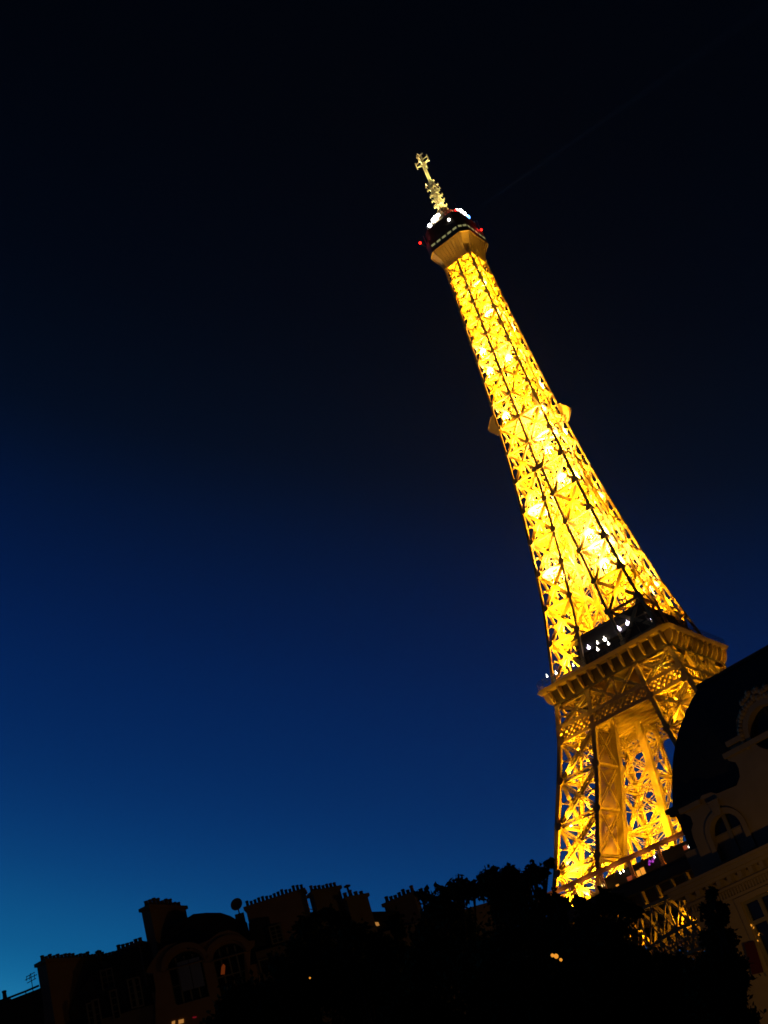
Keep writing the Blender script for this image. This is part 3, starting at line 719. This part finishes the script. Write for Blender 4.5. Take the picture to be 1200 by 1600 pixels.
win = archpts(wx, 2.35, 16.35, wt-1.12, rise=.95); win2 = archpts(2*OCX-wx, 2.35, 16.35, wt-1.12, rise=.95)
ocr = FR.at(1200, 1137, ya)[0]-FR.at(1174, 1140, ya)[0]; ocr = 1.45
ocz = FR.at(1200, 1137, ya)[1]
dorm = plate('stone_dormer', outer, [win, win2, circ(OCX, ocz, ocr)], ya, ya+1.3, STONE, man)
for k, xx in enumerate((wx, 2*OCX-wx)):
    f = MB(); f.box(xx-.13, xx+.13, ya+.3, ya+.44, 16.36, wt); f.box(xx-1.17, xx-.13, ya+.32, ya+.42, wt-1.16, wt-1.06); f.box(xx+.13, xx+1.17, ya+.32, ya+.42, wt-1.16, wt-1.06)
    o = f.build('dormer_window', FRAME, man); plate('pane', archpts(xx, 2.36, 16.34, wt-1.12, rise=.95), [], ya+.5, ya+.53, PANE, o)
    plate('arch_moulding', archpts(xx, 3.1, 16.35, wt-1.12, 18, .97), [archpts(xx, 2.36, 16.3, wt-1.12, 18, .96)], ya-.14, ya-.004, STONE, o)
    ks = MB(); ks.prism([(xx-.22, wt-.05), (xx+.22, wt-.05), (xx+.42, wt+1.0), (xx-.42, wt+1.0)], 'y', ya-.28, ya-.16); ks.build('keystone', STONE, o)
f = MB(); f.box(OCX-.09, OCX+.09, ya+.4, ya+.5, ocz-ocr, ocz+ocr); f.box(OCX-ocr, OCX-.09, ya+.42, ya+.48, ocz-.08, ocz+.08); f.box(OCX+.09, OCX+ocr, ya+.42, ya+.48, ocz-.08, ocz+.08)
o = f.build('oculus_window', DARKIRON, man); plate('pane', circ(OCX, ocz, ocr+.02), [], ya+.55, ya+.58, PANE, o); plate('ring_moulding', circ(OCX, ocz, ocr+.42), [circ(OCX, ocz, ocr+.03)], ya-.16, ya-.004, STONE, o)
oa = MB()
for i in range(26):
    t = math.pi*(-.08+1.16*i/25); rr = ocr+.62; oa.ball((OCX+rr*math.cos(t), ya-.05, ocz+rr*math.sin(t)), random.uniform(.17, .30), 8, 5)
for i in range(10): oa.ball((OCX-1.0+.22*i, ya-.1, ocz+ocr+.9+random.uniform(-.15, .25)), random.uniform(.2, .3), 8, 5)
oa.build('garland', STONE, man)
lc = A_([(1066,1267), (1092,1254)]); zc_ = (lc[0][1]+lc[1][1])/2
for x0, x1, z0 in ((left[4][0]-.1, left[6][0]+.15, left[5][1]-.28), (left[16][0]-.1, OCX*2-left[16][0]+.1, left[16][1]-.16), (left[20][0]-.05, left[21][0]+.5, left[20][1]-.1)):
    mb = MB(); mb.box(x0, x1, ya-.3, ya-.004, z0, z0+.34); mb.build('dormer_cornice', STONE, man)
# slate roof: a bulging hip mansard solved from its outline
X0, z_e = FR.at(1052, 1264, 1.3)
prof_r = []
for px, py in ((1051,1262), (1050,1232), (1050,1205), (1052,1182), (1056,1160), (1062,1138), (1071,1113), (1081,1093), (1094,1071)):
    d = FR.d(px, py); t = (FR.c[0]-X0-FR.c[1]+1.3)/(d[1]-d[0]); P = FR.c+t*d; prof_r.append((max(0, P[0]-X0), P[2]))
rf = MB(); XR, YB = 30.0, 16.0
rg = lambda s_, z: [(X0+s_, 1.3+s_, z), (XR-s_, 1.3+s_, z), (XR-s_, YB-s_, z), (X0+s_, YB-s_, z)]
rr = [rg(0, 16.0)]+[rg(s_, z) for s_, z in prof_r]; s_l, z_l = prof_r[-1]; rr += [rg(s_l+.0, z_l+.02), rg(s_l+1.2, z_l+.12), rg(min(6.5, s_l+3.4), z_l+.2)]
rf.rings(rr); roof = rf.build('roof', SLATE, man)
e = MB(); s0, z0 = prof_r[0]
for w, za, zb in ((.35, z0-.55, z0-.3), (.6, z0-.29, z0+.02)): e.rings([[(X0-w,1.3-.2,za),(XR,1.3-.2,za),(XR,YB,za),(X0-w,YB,za)], [(X0-w,1.3-.2,zb),(XR,1.3-.2,zb),(XR,YB,zb),(X0-w,YB,zb)]])
e.build('gutter', ZINC, roof)
e = MB(); q = rg(s_l-.12, z_l-.1); e.tube([q[3], q[0], q[1]], .22); e.build('ridge_roll', ZINC, roof)
x, z = FR.at(1106, 1159, 3.6); o_ = MB(); o_.ball((0,0,0), .055, 8, 5); o_.bar((0,0,0), (0,1.2,-.1), .05, .05, (0,0,1)); o = o_.build('roof_lamp', G_WHITE, man, True); o.location = (x, 3.6, z)

# ---------------- the row across the street
FL = Frame(63.3534, -264.1348, .73665264, .67627131)
def chimney(parent, p0, p1, zt, zb, th, npots, m=STONE_D, pot_h=.55, extra=None):
    """a chimney wall from plan point p0 to p1 with a row of pots"""
    p0 = np.array(p0[:2]); p1 = np.array(p1[:2]); L = np.linalg.norm(p1-p0); u = (p1-p0)/L; n = np.array([-u[1], u[0]]) if u[1] < .15 else np.array([u[1], -u[0]])
    def q(b, a0, a1, w0, w1, z0, z1):
        c4 = [p0+u*a0+n*w0, p0+u*a1+n*w0, p0+u*a1+n*w1, p0+u*a0+n*w1]
        b.rings([[(c[0], c[1], z0) for c in c4], [(c[0], c[1], z1) for c in c4]])
    b = MB(); q(b, 0, L, 0, th, zb, zt-.22); q(b, -.12, L+.12, -.12, th+.12, zt-.22, zt); st = b.build('chimney_stack', m, parent)
    for i in range(npots):
        c = p0+u*L*(i+.5)/npots+n*th*.5; b = MB(); hh = pot_h*random.uniform(.75, 1.25); r = min(.15, L/npots*.42)
        b.lathe([(r*1.15, 0), (r, .06), (r*.85, hh*.8), (r*1.05, hh*.82), (r, hh)], (0,0,0), 9); o = b.build('chimney_pot', POT, st, True); o.location = (c[0], c[1], zt-.005)
    return st
def small_window(parent, px, py, wpx, hpx, y=-.02, m=PANE, fm=FRAME, nx=2, nz=3, lit=None):
    x, z = FL.at(px, py, y); sc = 21.4
    w, hh = wpx/sc, hpx/sc
    f = MB(); t = .09
    f.box(x-w/2-t, x-w/2, y-.1, y, z-hh/2-t, z+hh/2+t); f.box(x+w/2, x+w/2+t, y-.1, y, z-hh/2-t, z+hh/2+t); f.box(x-w/2, x+w/2, y-.1, y, z+hh/2, z+hh/2+t); f.box(x-w/2, x+w/2, y-.1, y, z-hh/2-t, z-hh/2)
    for i in range(1, nx): xx = x-w/2+w*i/nx; f.box(xx-.035, xx+.035, y-.07, y-.01, z-hh/2, z+hh/2)
    for i in range(1, nz): zz = z-hh/2+hh*i/nz; f.box(x-w/2, x+w/2, y-.06, y-.015, zz-.025, zz+.025)
    o = f.build('window', fm, parent); p = MB(); p.box(x-w/2+.01, x+w/2-.01, y-.03, y-.02, z-hh/2+.01, z+hh/2-.01); p.build('pane', m, o)
    return o
def lit_patch(parent, pts, m, y=-.12, name='lit_pane'):
    q = [FL.at(px, py, y) for px, py in pts]; return plate(name, q, [], y-.02, y, m, parent)
def house(name, label, x0, x1, zt, wallm, roof_px, roof_y, cat='building'):
    o = FL.place(name, label, cat); b = MB(); b.box(x0, x1, 0, 11, 0, zt); b.build('wall', wallm, o)
    if roof_px:
        q = [FL.at(px, py, roof_y[0]) for px, py in roof_px]; plate('roof', q, [], roof_y[0], roof_y[1], SLATE, o)
    return o
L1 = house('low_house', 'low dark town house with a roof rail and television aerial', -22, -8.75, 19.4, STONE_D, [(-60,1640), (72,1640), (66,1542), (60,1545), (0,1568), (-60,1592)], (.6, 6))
rl = MB(); P = [FL.at(px, py, .5) for px, py in ((-40,1578), (14,1559), (40,1549), (61,1540))]; rl.tube([(x, .5, z) for x, z in P], .07)
for x, z in P[1:3]: rl.bar((x, .5, z-.5), (x, .5, z), .06, .06, (0,1,0))
rl.build('roof_rail', ZINC, L1)
ae = MB(); x, z = FL.at(51, 1544, .8); ae.bar((x, .8, z-.4), (x, .8, z+.95), .045, .045, (0,1,0))
for dz, w in ((.9, .28), (.72, .4), (.5, .3)): ae.bar((x-w, .8, z+dz-.1), (x+w, .8, z+dz+.05), .04, .04, (0,1,0))
for dx in (-.3, -.1, .2): ae.bar((x+dx, .8, z+.55), (x+dx+.03, .8, z+.85), .035, .035, (0,1,0))
ae.build('aerial', ZINC, L1)
a = FL.atz(1, 1563, 21.9); chimney(L1, (a[0]-.5, a[1]+.2), (a[0]+.45, a[1]+.2), 21.95, 19.5, .6, 2, pot_h=.5)

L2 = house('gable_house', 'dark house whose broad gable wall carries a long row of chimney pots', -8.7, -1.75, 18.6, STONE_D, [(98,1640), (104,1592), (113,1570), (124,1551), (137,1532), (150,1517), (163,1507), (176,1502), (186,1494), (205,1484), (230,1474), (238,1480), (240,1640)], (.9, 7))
a = FL.atz(57, 1506, 23.2); c_ = FL.atz(174, 1501, 23.2); chimney(L2, a, c_, 23.2, 8, .9, 20, BRICKY, pot_h=.42)
x, z = FL.at(156, 1503, 1.5); pp = MB(); pp.tube([(x, 1.6, z-.4), (x, 1.6, z+.62)], .09); pp.lathe([(.2, 0), (.24, .1), (.02, .2)], (x, 1.6, z+.62), 9); pp.build('flue_pipe', ZINC, L2)
a = FL.atz(177, 1484, 23.05); c_ = FL.atz(217, 1467, 23.05); chimney(L2, a, c_, 22.9, 20, .8, 6, STONE_D, pot_h=.35)
small_window(L2, 168, 1530, 14, 24, .75, nx=2, nz=3); 
for px, py in ((144,1590), (152,1585), (180,1570), (208,1552), (216,1550)): small_window(L2, px, py, 7, 36, -.02, nx=1, nz=4)

L3 = house('arched_house', 'ochre stone house with twin arched pediments under a domed slate roof', -1.7, 5.2, 19.3, BRICKY, [(234,1640), (236,1500), (244,1480), (262,1457), (280,1442), (302,1428), (322,1426), (345,1426), (360,1431), (370,1437), (386,1441), (394,1475), (396,1640)], (.9, 8))
o3 = [(242,1640), (243,1545), (239,1521), (228,1520), (231,1512), (240,1498), (248,1486), (260,1477), (274,1473), (286,1476), (294,1484), (305,1477), (324,1470), (331,1465), (342,1457), (356,1453), (371,1457), (383,1465), (389,1470), (398,1469), (397,1476), (391,1482), (390,1640)]
q = [FL.at(px, py, -.5) for px, py in o3]
cx1, cz1 = FL.at(288, 1500, -.5); cx2, cz2 = FL.at(356, 1489, -.5)
def slanted(c, w, z0): return archpts(c[0], w, z0, c[1], 14, .75)
h1 = slanted((cx1, cz1-.25), 2.2, cz1-2.6); h2 = slanted((cx2, cz2-.15), 2.05, cz2-2.6)
plate('pediment_front', q, [h1, h2], -.5, -.02, BRICKY, L3)
for c_, w, nm in (((cx1, cz1-.25), 2.2, 0), ((cx2, cz2-.15), 2.05, 1)):
    fr = MB(); z0 = c_[1]-2.3
    for i in range(5): x = c_[0]-w/2+w*i/4; fr.box(x-.05, x+.05, -.32, -.22, z0, c_[1]+(.55 if 0 < i < 4 else .02))
    fr.box(c_[0]-w/2, c_[0]+w/2, -.34, -.2, c_[1]-.1, c_[1]+.03); fr.box(c_[0]-w/2, c_[0]+w/2, -.31, -.23, c_[1]-1.2, c_[1]-1.12)
    o = fr.build('arched_window', FRAME, L3); plate('pane', slanted(c_, w+.02, z0), [], -.16, -.12, PANE, o)
    plate('arch_moulding', archpts(c_[0], w+.9, c_[1]-.1, c_[1], 18, .85), [archpts(c_[0], w+.3, c_[1]-.14, c_[1], 18, .78)], -.66, -.504, BRICKY, o)
SHUT = mat('sky_tinted_shutter', (.16, .20, .30), .7, .15, 1.0)  # blue-grey tone: sky reflection put into the base colour
sh_ = MB()
for x0, x1 in ((cx1-.5, cx1+.22), (cx1+.26, cx1+.95)): sh_.box(x0, x1, -.56, -.505, cz1-1.9, cz1-.05)
sh_.build('shutter', SHUT, L3)
lit_patch(L3, [(345,1523), (351,1522), (352,1509), (349,1506), (346,1511)], G_ORANGE, -.36)
plate('lower_arch', archpts(*(lambda c: (c[0], 1.7, c[1]-.6, c[1]-.35))(FL.at(262, 1578, -.4)), 16, .9), [archpts(*(lambda c: (c[0], 1.15, c[1]-.66, c[1]-.35))(FL.at(262, 1578, -.4)), 16, .8)], -.52, -.3, BRICKY, L3)
a = FL.atz(220, 1420, 25.0); c_ = FL.atz(277, 1422, 25.0); chimney(L3, a, c_, 25.0, 19.4, .75, 9, BRICKY, pot_h=.5)
dx_, dz_ = FL.at(371, 1414, 1.0); di = MB(); di.lathe([(.02, 0), (.22, .02), (.36, .08), (.43, .17), (.40, .19), (.2, .07), (.02, .05)], (0,0,0), 18); do = di.build('satellite_dish', STONE, L3, True); do.location = (dx_, 1.0, dz_); do.rotation_euler = (R(80), 0, R(-20))
dp = MB(); dp.bar((dx_, 1.2, dz_-1.3), (dx_, 1.2, dz_), .09, .09, (0,1,0)); dp.box(dx_-.32, dx_+.3, 1.1, 1.7, dz_-1.6, dz_-.55); dp.build('dish_stand', STONE_D, L3)
for px, py, w, hh in ((271,1599,5,5), (283,1597,8,6)): lit_patch(L3, [(px-w/2, py+hh/2), (px+w/2, py+hh/2-2), (px+w/2, py-hh/2-2), (px-w/2, py-hh/2)], G_AMBER, -.56)
lit_patch(L3, [(301,1591), (307,1590), (307,1588), (301,1589)], glow('red_neon', (.5, .01, .03), .25), -.56)

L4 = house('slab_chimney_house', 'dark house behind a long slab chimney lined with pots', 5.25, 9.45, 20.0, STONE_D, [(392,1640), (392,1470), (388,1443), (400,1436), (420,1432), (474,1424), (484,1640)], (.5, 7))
a = FL.atz(383, 1417, 23.2); c_ = FL.atz(474, 1388, 23.2); chimney(L4, a, c_, 23.2, 19.0, .8, 15, BRICKY, pot_h=.4)
small_window(L4, 432, 1460, 14, 22, .35, nx=2, nz=4)
o = small_window(L4, 421, 1508, 24, 17, -.02, nx=2, nz=1); lit_patch(L4, [(418,1517), (428,1516), (431,1506), (424,1510), (417,1509)], G_ORANGE, -.14)
for px, py, w in ((381,1596,4), (435,1587,5), (361,1596,4)): lit_patch(L4, [(px-w/2, py+4), (px+w/2, py+3), (px+w/2, py-4), (px-w/2, py-3)], G_AMBER, -.14)

L5 = house('long_roofed_house', 'dark house with a flat ridge, three chimney stacks and a lit skylight', 9.5, 22, 19.0, STONE_D, [(478,1640), (478,1426), (560,1425), (600,1424), (680,1423), (700,1640)], (.6, 7))
for (x0, y0), (x1, y1), zt, n in (((482,1398), (524,1390), 22.75, 7), ((533,1408), (566,1402), 21.75, 4), ((599,1412), (645,1393), 21.0, 7)):
    a = FL.atz(x0, y0, zt); c_ = FL.atz(x1, y1, zt); chimney(L5, a, c_, zt, 18.5, .8, n, STONE_D, pot_h=.42)
x, z = FL.at(549, 1404, 1.4); pp = MB(); pp.tube([(x, 1.5, z-.4), (x-.05, 1.5, z+.85)], .08); pp.lathe([(.22, 0), (.26, .08), (.02, .18)], (x-.05, 1.5, z+.85), 9); pp.build('flue_pipe', ZINC, L5)
x, z = FL.at(492, 1392, 1.4); pp = MB(); pp.lathe([(.05, -.3), (.05, 0), (.24, .02), (.26, .1), (.02, .2)], (x, 1.5, z), 9); pp.build('flue_cap', ZINC, L5)
lit_patch(L5, [(582,1441), (589,1447), (593,1446), (591,1441)], G_AMBER, .5, 'skylight')

# ---------------- street lamps
def street_lamp(x, y, ht, label, P, bulb=.16, reach=0.0):
    o = thing('street_lamp', label, 'street lamp', (x, y, 0), 0, 'street lamps')
    b = MB(); b.lathe([(.2, 0), (.2, .3), (.11, .5), (.08, 2.0), (.06, ht-.3)], n=10); b.build('pole', DARKIRON, o)
    b = MB(); b.lathe([(.09, -.32), (.22, -.05), (.24, .22)], (0,0,ht), 8); b.lathe([(.27, .24), (.1, .42), (.02, .55)], (0,0,ht), 8); b.build('lantern_cage', DARKIRON, o).hide_render = False
    b = MB(); b.ball((0,0,0), bulb, 10, 6); q = b.build('bulb', G_YELLOW, o, True); q.location = (0, 0, ht+.75)
    b = MB(); b.bar((0,0,ht+.5), (0,0,ht+.62), .04, .04, (0,1,0)); b.build('bulb_stem', DARKIRON, o)
    light('street_light', (0, 0, ht+1.1), P, (1, .50, .09), .25, o); return o
def w_of(F, x, y): p = F.o+F.u*x+F.b*y; return p
p = w_of(FR, 13.5, -10); street_lamp(p[0], p[1], 6.5, 'street lamp by the corner mansion throwing amber light on its cornice', 760)
p = w_of(FR, 2.5, -13); street_lamp(p[0], p[1], 4.2, 'short street lamp behind the slim dark tree', 60)
p = w_of(FL, 1.5, -15); street_lamp(p[0], p[1], 7.0, 'street lamp before the arched house', 80)
p = w_of(FL, -8, -17); street_lamp(p[0], p[1], 7.0, 'street lamp before the gable house', 40)

# ---------------- trees
def tree(label, blobs, D, trunk_px, dens=1.0, leaf=.26, seed=1, group=None, name='street_tree'):
    rnd = random.Random(seed); n_rng = np.random.default_rng(seed)
    base = at_dist(trunk_px[0], trunk_px[1], D); base[2] = 0
    o = thing(name, label, 'tree', tuple(base), 0, group)
    cs = []; V = []; F_ = []
    for bl in blobs:
        px, py, rp = bl[:3]; dd = D+(bl[3] if len(bl) > 3 else rnd.uniform(-2.5, 2.5))
        c = at_dist(px, py, dd); r = 1.0*rp/FPX*np.linalg.norm(c-CAM); cs.append((c-base, r))
    for c, r in cs:
        n = int(dens*1500*r*r*(.26/leaf)**2*.8)+60
        # clumps inside the blob so that the outline is ragged
        k = max(5, int(7*r)); cl = n_rng.normal(size=(k, 3)); cl /= np.linalg.norm(cl, axis=1)[:, None]; cl *= (n_rng.uniform(.35, 1.0, (k, 1)))*r*.85
        idx = n_rng.integers(0, k, n); pts = cl[idx]*np.array((1,1,.85))+n_rng.normal(size=(n, 3))*r*.25+c
        a = n_rng.normal(size=(n, 3)); a /= np.linalg.norm(a, axis=1)[:, None]; b_ = np.cross(a, n_rng.normal(size=(n, 3))); b_ /= np.linalg.norm(b_, axis=1)[:, None]
        s_ = leaf*n_rng.uniform(.55, 1.25, (n, 1)); base_i = len(V)*4
        Q = np.stack([pts-a*s_*.5, pts+b_*s_*.32, pts+a*s_*.6, pts-b_*s_*.32], 1)
        V.append(Q.reshape(-1, 3))
    V = np.concatenate(V); nq = len(V)//4
    me = bpy.data.meshes.new('crown'); me.from_pydata(V.tolist(), [], [(4*i, 4*i+1, 4*i+2, 4*i+3) for i in range(nq)]); me.materials.append(LEAF)
    c_o = bpy.data.objects.new('crown', me); col.objects.link(c_o); c_o.parent = o
    t = MB(); top = np.mean([c for c, r in cs], axis=0); fork = np.array([top[0]*.35, top[1]*.35, max(2.5, top[2]*.55)])
    t.tube([(0,0,0), fork*.5, fork], [.34, .26, .2], 8)
    for c, r in cs:
        m1 = fork*.5+c*.5+np.array([rnd.uniform(-.4,.4), rnd.uniform(-.4,.4), rnd.uniform(-.3,.5)]); t.tube([fork, m1, c], [.14, .08, .025], 6)
        for j in range(4):
            dv = n_rng.normal(size=3); dv[2] = abs(dv[2]); dv /= np.linalg.norm(dv); t.tube([m1*.3+c*.7, c+dv*r*.45, c+dv*r*.8], [.035, .02, .006], 5)
    t.build('trunk', BARK, o, True); return o
G = 'street trees'
tree('broad dark tree hiding the lower windows of the arched house', [(330,1625,38), (372,1570,34), (405,1545,30), (420,1590,48), (352,1605,30)], 60, (380,1600), seed=11, group=G)
tree('dark tree in front of the slab chimney house', [(455,1500,34), (468,1560,52), (500,1480,34), (480,1445,22), (455,1605,48), (520,1530,50), (448,1532,26)], 62, (480,1600), seed=12, group=G)
tree('dark tree covering the long roofed house below its chimneys', [(545,1470,32), (560,1530,60), (600,1475,24), (590,1590,66), (528,1440,16), (625,1520,48), (512,1425,15), (620,1450,20)], 60, (570,1600), seed=13, group=G)
tree('round dark tree where the row of houses ends', [(690,1415,30), (668,1440,24), (720,1395,24), (712,1450,44), (670,1500,52), (730,1530,60), (662,1402,12), (742,1385,16)], 55, (700,1600), seed=14, dens=.95, group=G)
tree('tall flat topped tree with sky showing through its branches', [(764,1376,20), (800,1370,17), (834,1370,20), (785,1385,20), (818,1384,20), (776,1395,24), (815,1400,20), (850,1362,13), (858,1350,9), (800,1440,46), (850,1420,26), (842,1392,9), (860,1470,50), (780,1500,60)], 50, (800,1600), seed=15, dens=1.0, leaf=.22, group=G)
tree('dark tree covering the foot of the lit tower leg', [(880,1412,12), (905,1415,14), (938,1406,16), (920,1445,34), (965,1412,18), (890,1480,44), (950,1470,44), (985,1425,18), (915,1545,70), (872,1440,16), (868,1404,8)], 48, (910,1600), seed=16, leaf=.22, group=G)
tree('bushy tree under the arch of the tower', [(985,1492,24), (1036,1516,26), (1010,1540,46), (1060,1520,26), (1075,1555,50), (1040,1590,60), (1082,1522,12)], 45, (1040,1600), seed=17, leaf=.2, group=G)
tree('slim pointed tree standing before the mansion cornice', [(1113,1400,10), (1106,1420,10), (1122,1415,11), (1118,1440,17), (1132,1432,12), (1108,1462,18), (1130,1465,18), (1125,1495,26), (1112,1530,34), (1145,1515,20), (1150,1545,24), (1130,1575,44), (1158,1590,28)], 40, (1125,1600), seed=18, leaf=.17, group=G, dens=1.3)
tree('dense dark tree filling the gap between the tower leg and the houses', [(760,1570,60), (690,1590,60), (640,1590,50), (830,1560,60), (840,1605,50), (960,1600,60)], 42, (800,1640), seed=19, leaf=.2, group=G)
GB = 'park trees behind the street trees'
for i, (px, py, D, l) in enumerate(((690,1560,84,'park tree behind the round tree at the end of the houses'), (790,1540,92,'park tree behind the tall flat topped tree'), (880,1545,88,'park tree behind the foot of the lit tower leg'), (965,1530,95,'park tree behind the bushy tree and tower leg'), (1050,1580,80,'park tree low under the tower arch'))):
    tree(l, [(px-40,py+30,50,D), (px+45,py+20,52,D+3), (px,py-20,48,D-2), (px-50,py+90,56,D), (px+50,py+90,56,D+2), (px,py+70,60,D-3)], D, (px,1640), seed=40+i, leaf=.42, group=GB, name='park_tree', dens=.9)
# amber lanterns glimpsed between the leaves
def lantern_post(px, py, D, label, n=3):
    P = at_dist(px, py, D); o = thing('lantern_post', label, 'street lamp', (P[0], P[1], 0), 0, 'lantern posts')
    b = MB(); b.lathe([(.16, 0), (.12, .4), (.06, 1.5), (.05, P[2]-.2)], n=8); b.build('pole', BLACKPOST, o)
    b = MB()
    for i in range(n): b.bar((0,0,P[2]-.2), ((i-(n-1)/2)*.09, .0, P[2]-.12), .04, .04, (0,1,0))
    b.build('arm', BLACKPOST, o)
    for i in range(n):
        m = MB(); m.ball((0,0,0), (.045, .06, .04)[i % 3] if n > 1 else .025, 8, 5); q = m.build('bulb', G_SHOP_GLINT, o, True); q.location = ((i-(n-1)/2)*.09, 0, P[2]+(.05, .0, -.12)[i % 3])
lantern_post(869, 1494, 33, 'lantern post with three amber bulbs among dark leaves', 3)
lantern_post(485, 1531, 36, 'lantern post with one tiny bulb beside the slab chimney house', 1)

# ------------------------------------------------------------------ thin night haze that glows round the lit ironwork
hz = MB(); hz.box(-640, 640, -640, 640, -1.0, 336); ho = hz.build('haze', DARKIRON); ho['kind'] = 'stuff'
hm = bpy.data.materials.new('night_haze'); hm.use_nodes = True; hn = hm.node_tree; hn.nodes.clear()
ov = hn.nodes.new('ShaderNodeOutputMaterial'); pvn = hn.nodes.new('ShaderNodeVolumePrincipled')
pvn.inputs['Color'].default_value = (.9, .9, .9, 1); pvn.inputs['Density'].default_value = 2.2e-5; pvn.inputs['Anisotropy'].default_value = .3
hn.links.new(pvn.outputs[0], ov.inputs['Volume']); ho.data.materials.clear(); ho.data.materials.append(hm)

for sx, P in ((1, 1.5e7), (-1, 0.5e7)):
    light('beacon_beam', (sx*9.5, 3.4 if sx > 0 else -2, 288.2), P, (.35, .6, 1.0), .2, tower, spot=2.2, aim=(sx*200, (3.4 if sx > 0 else -2)+sx*13, 288.2), blend=.8)
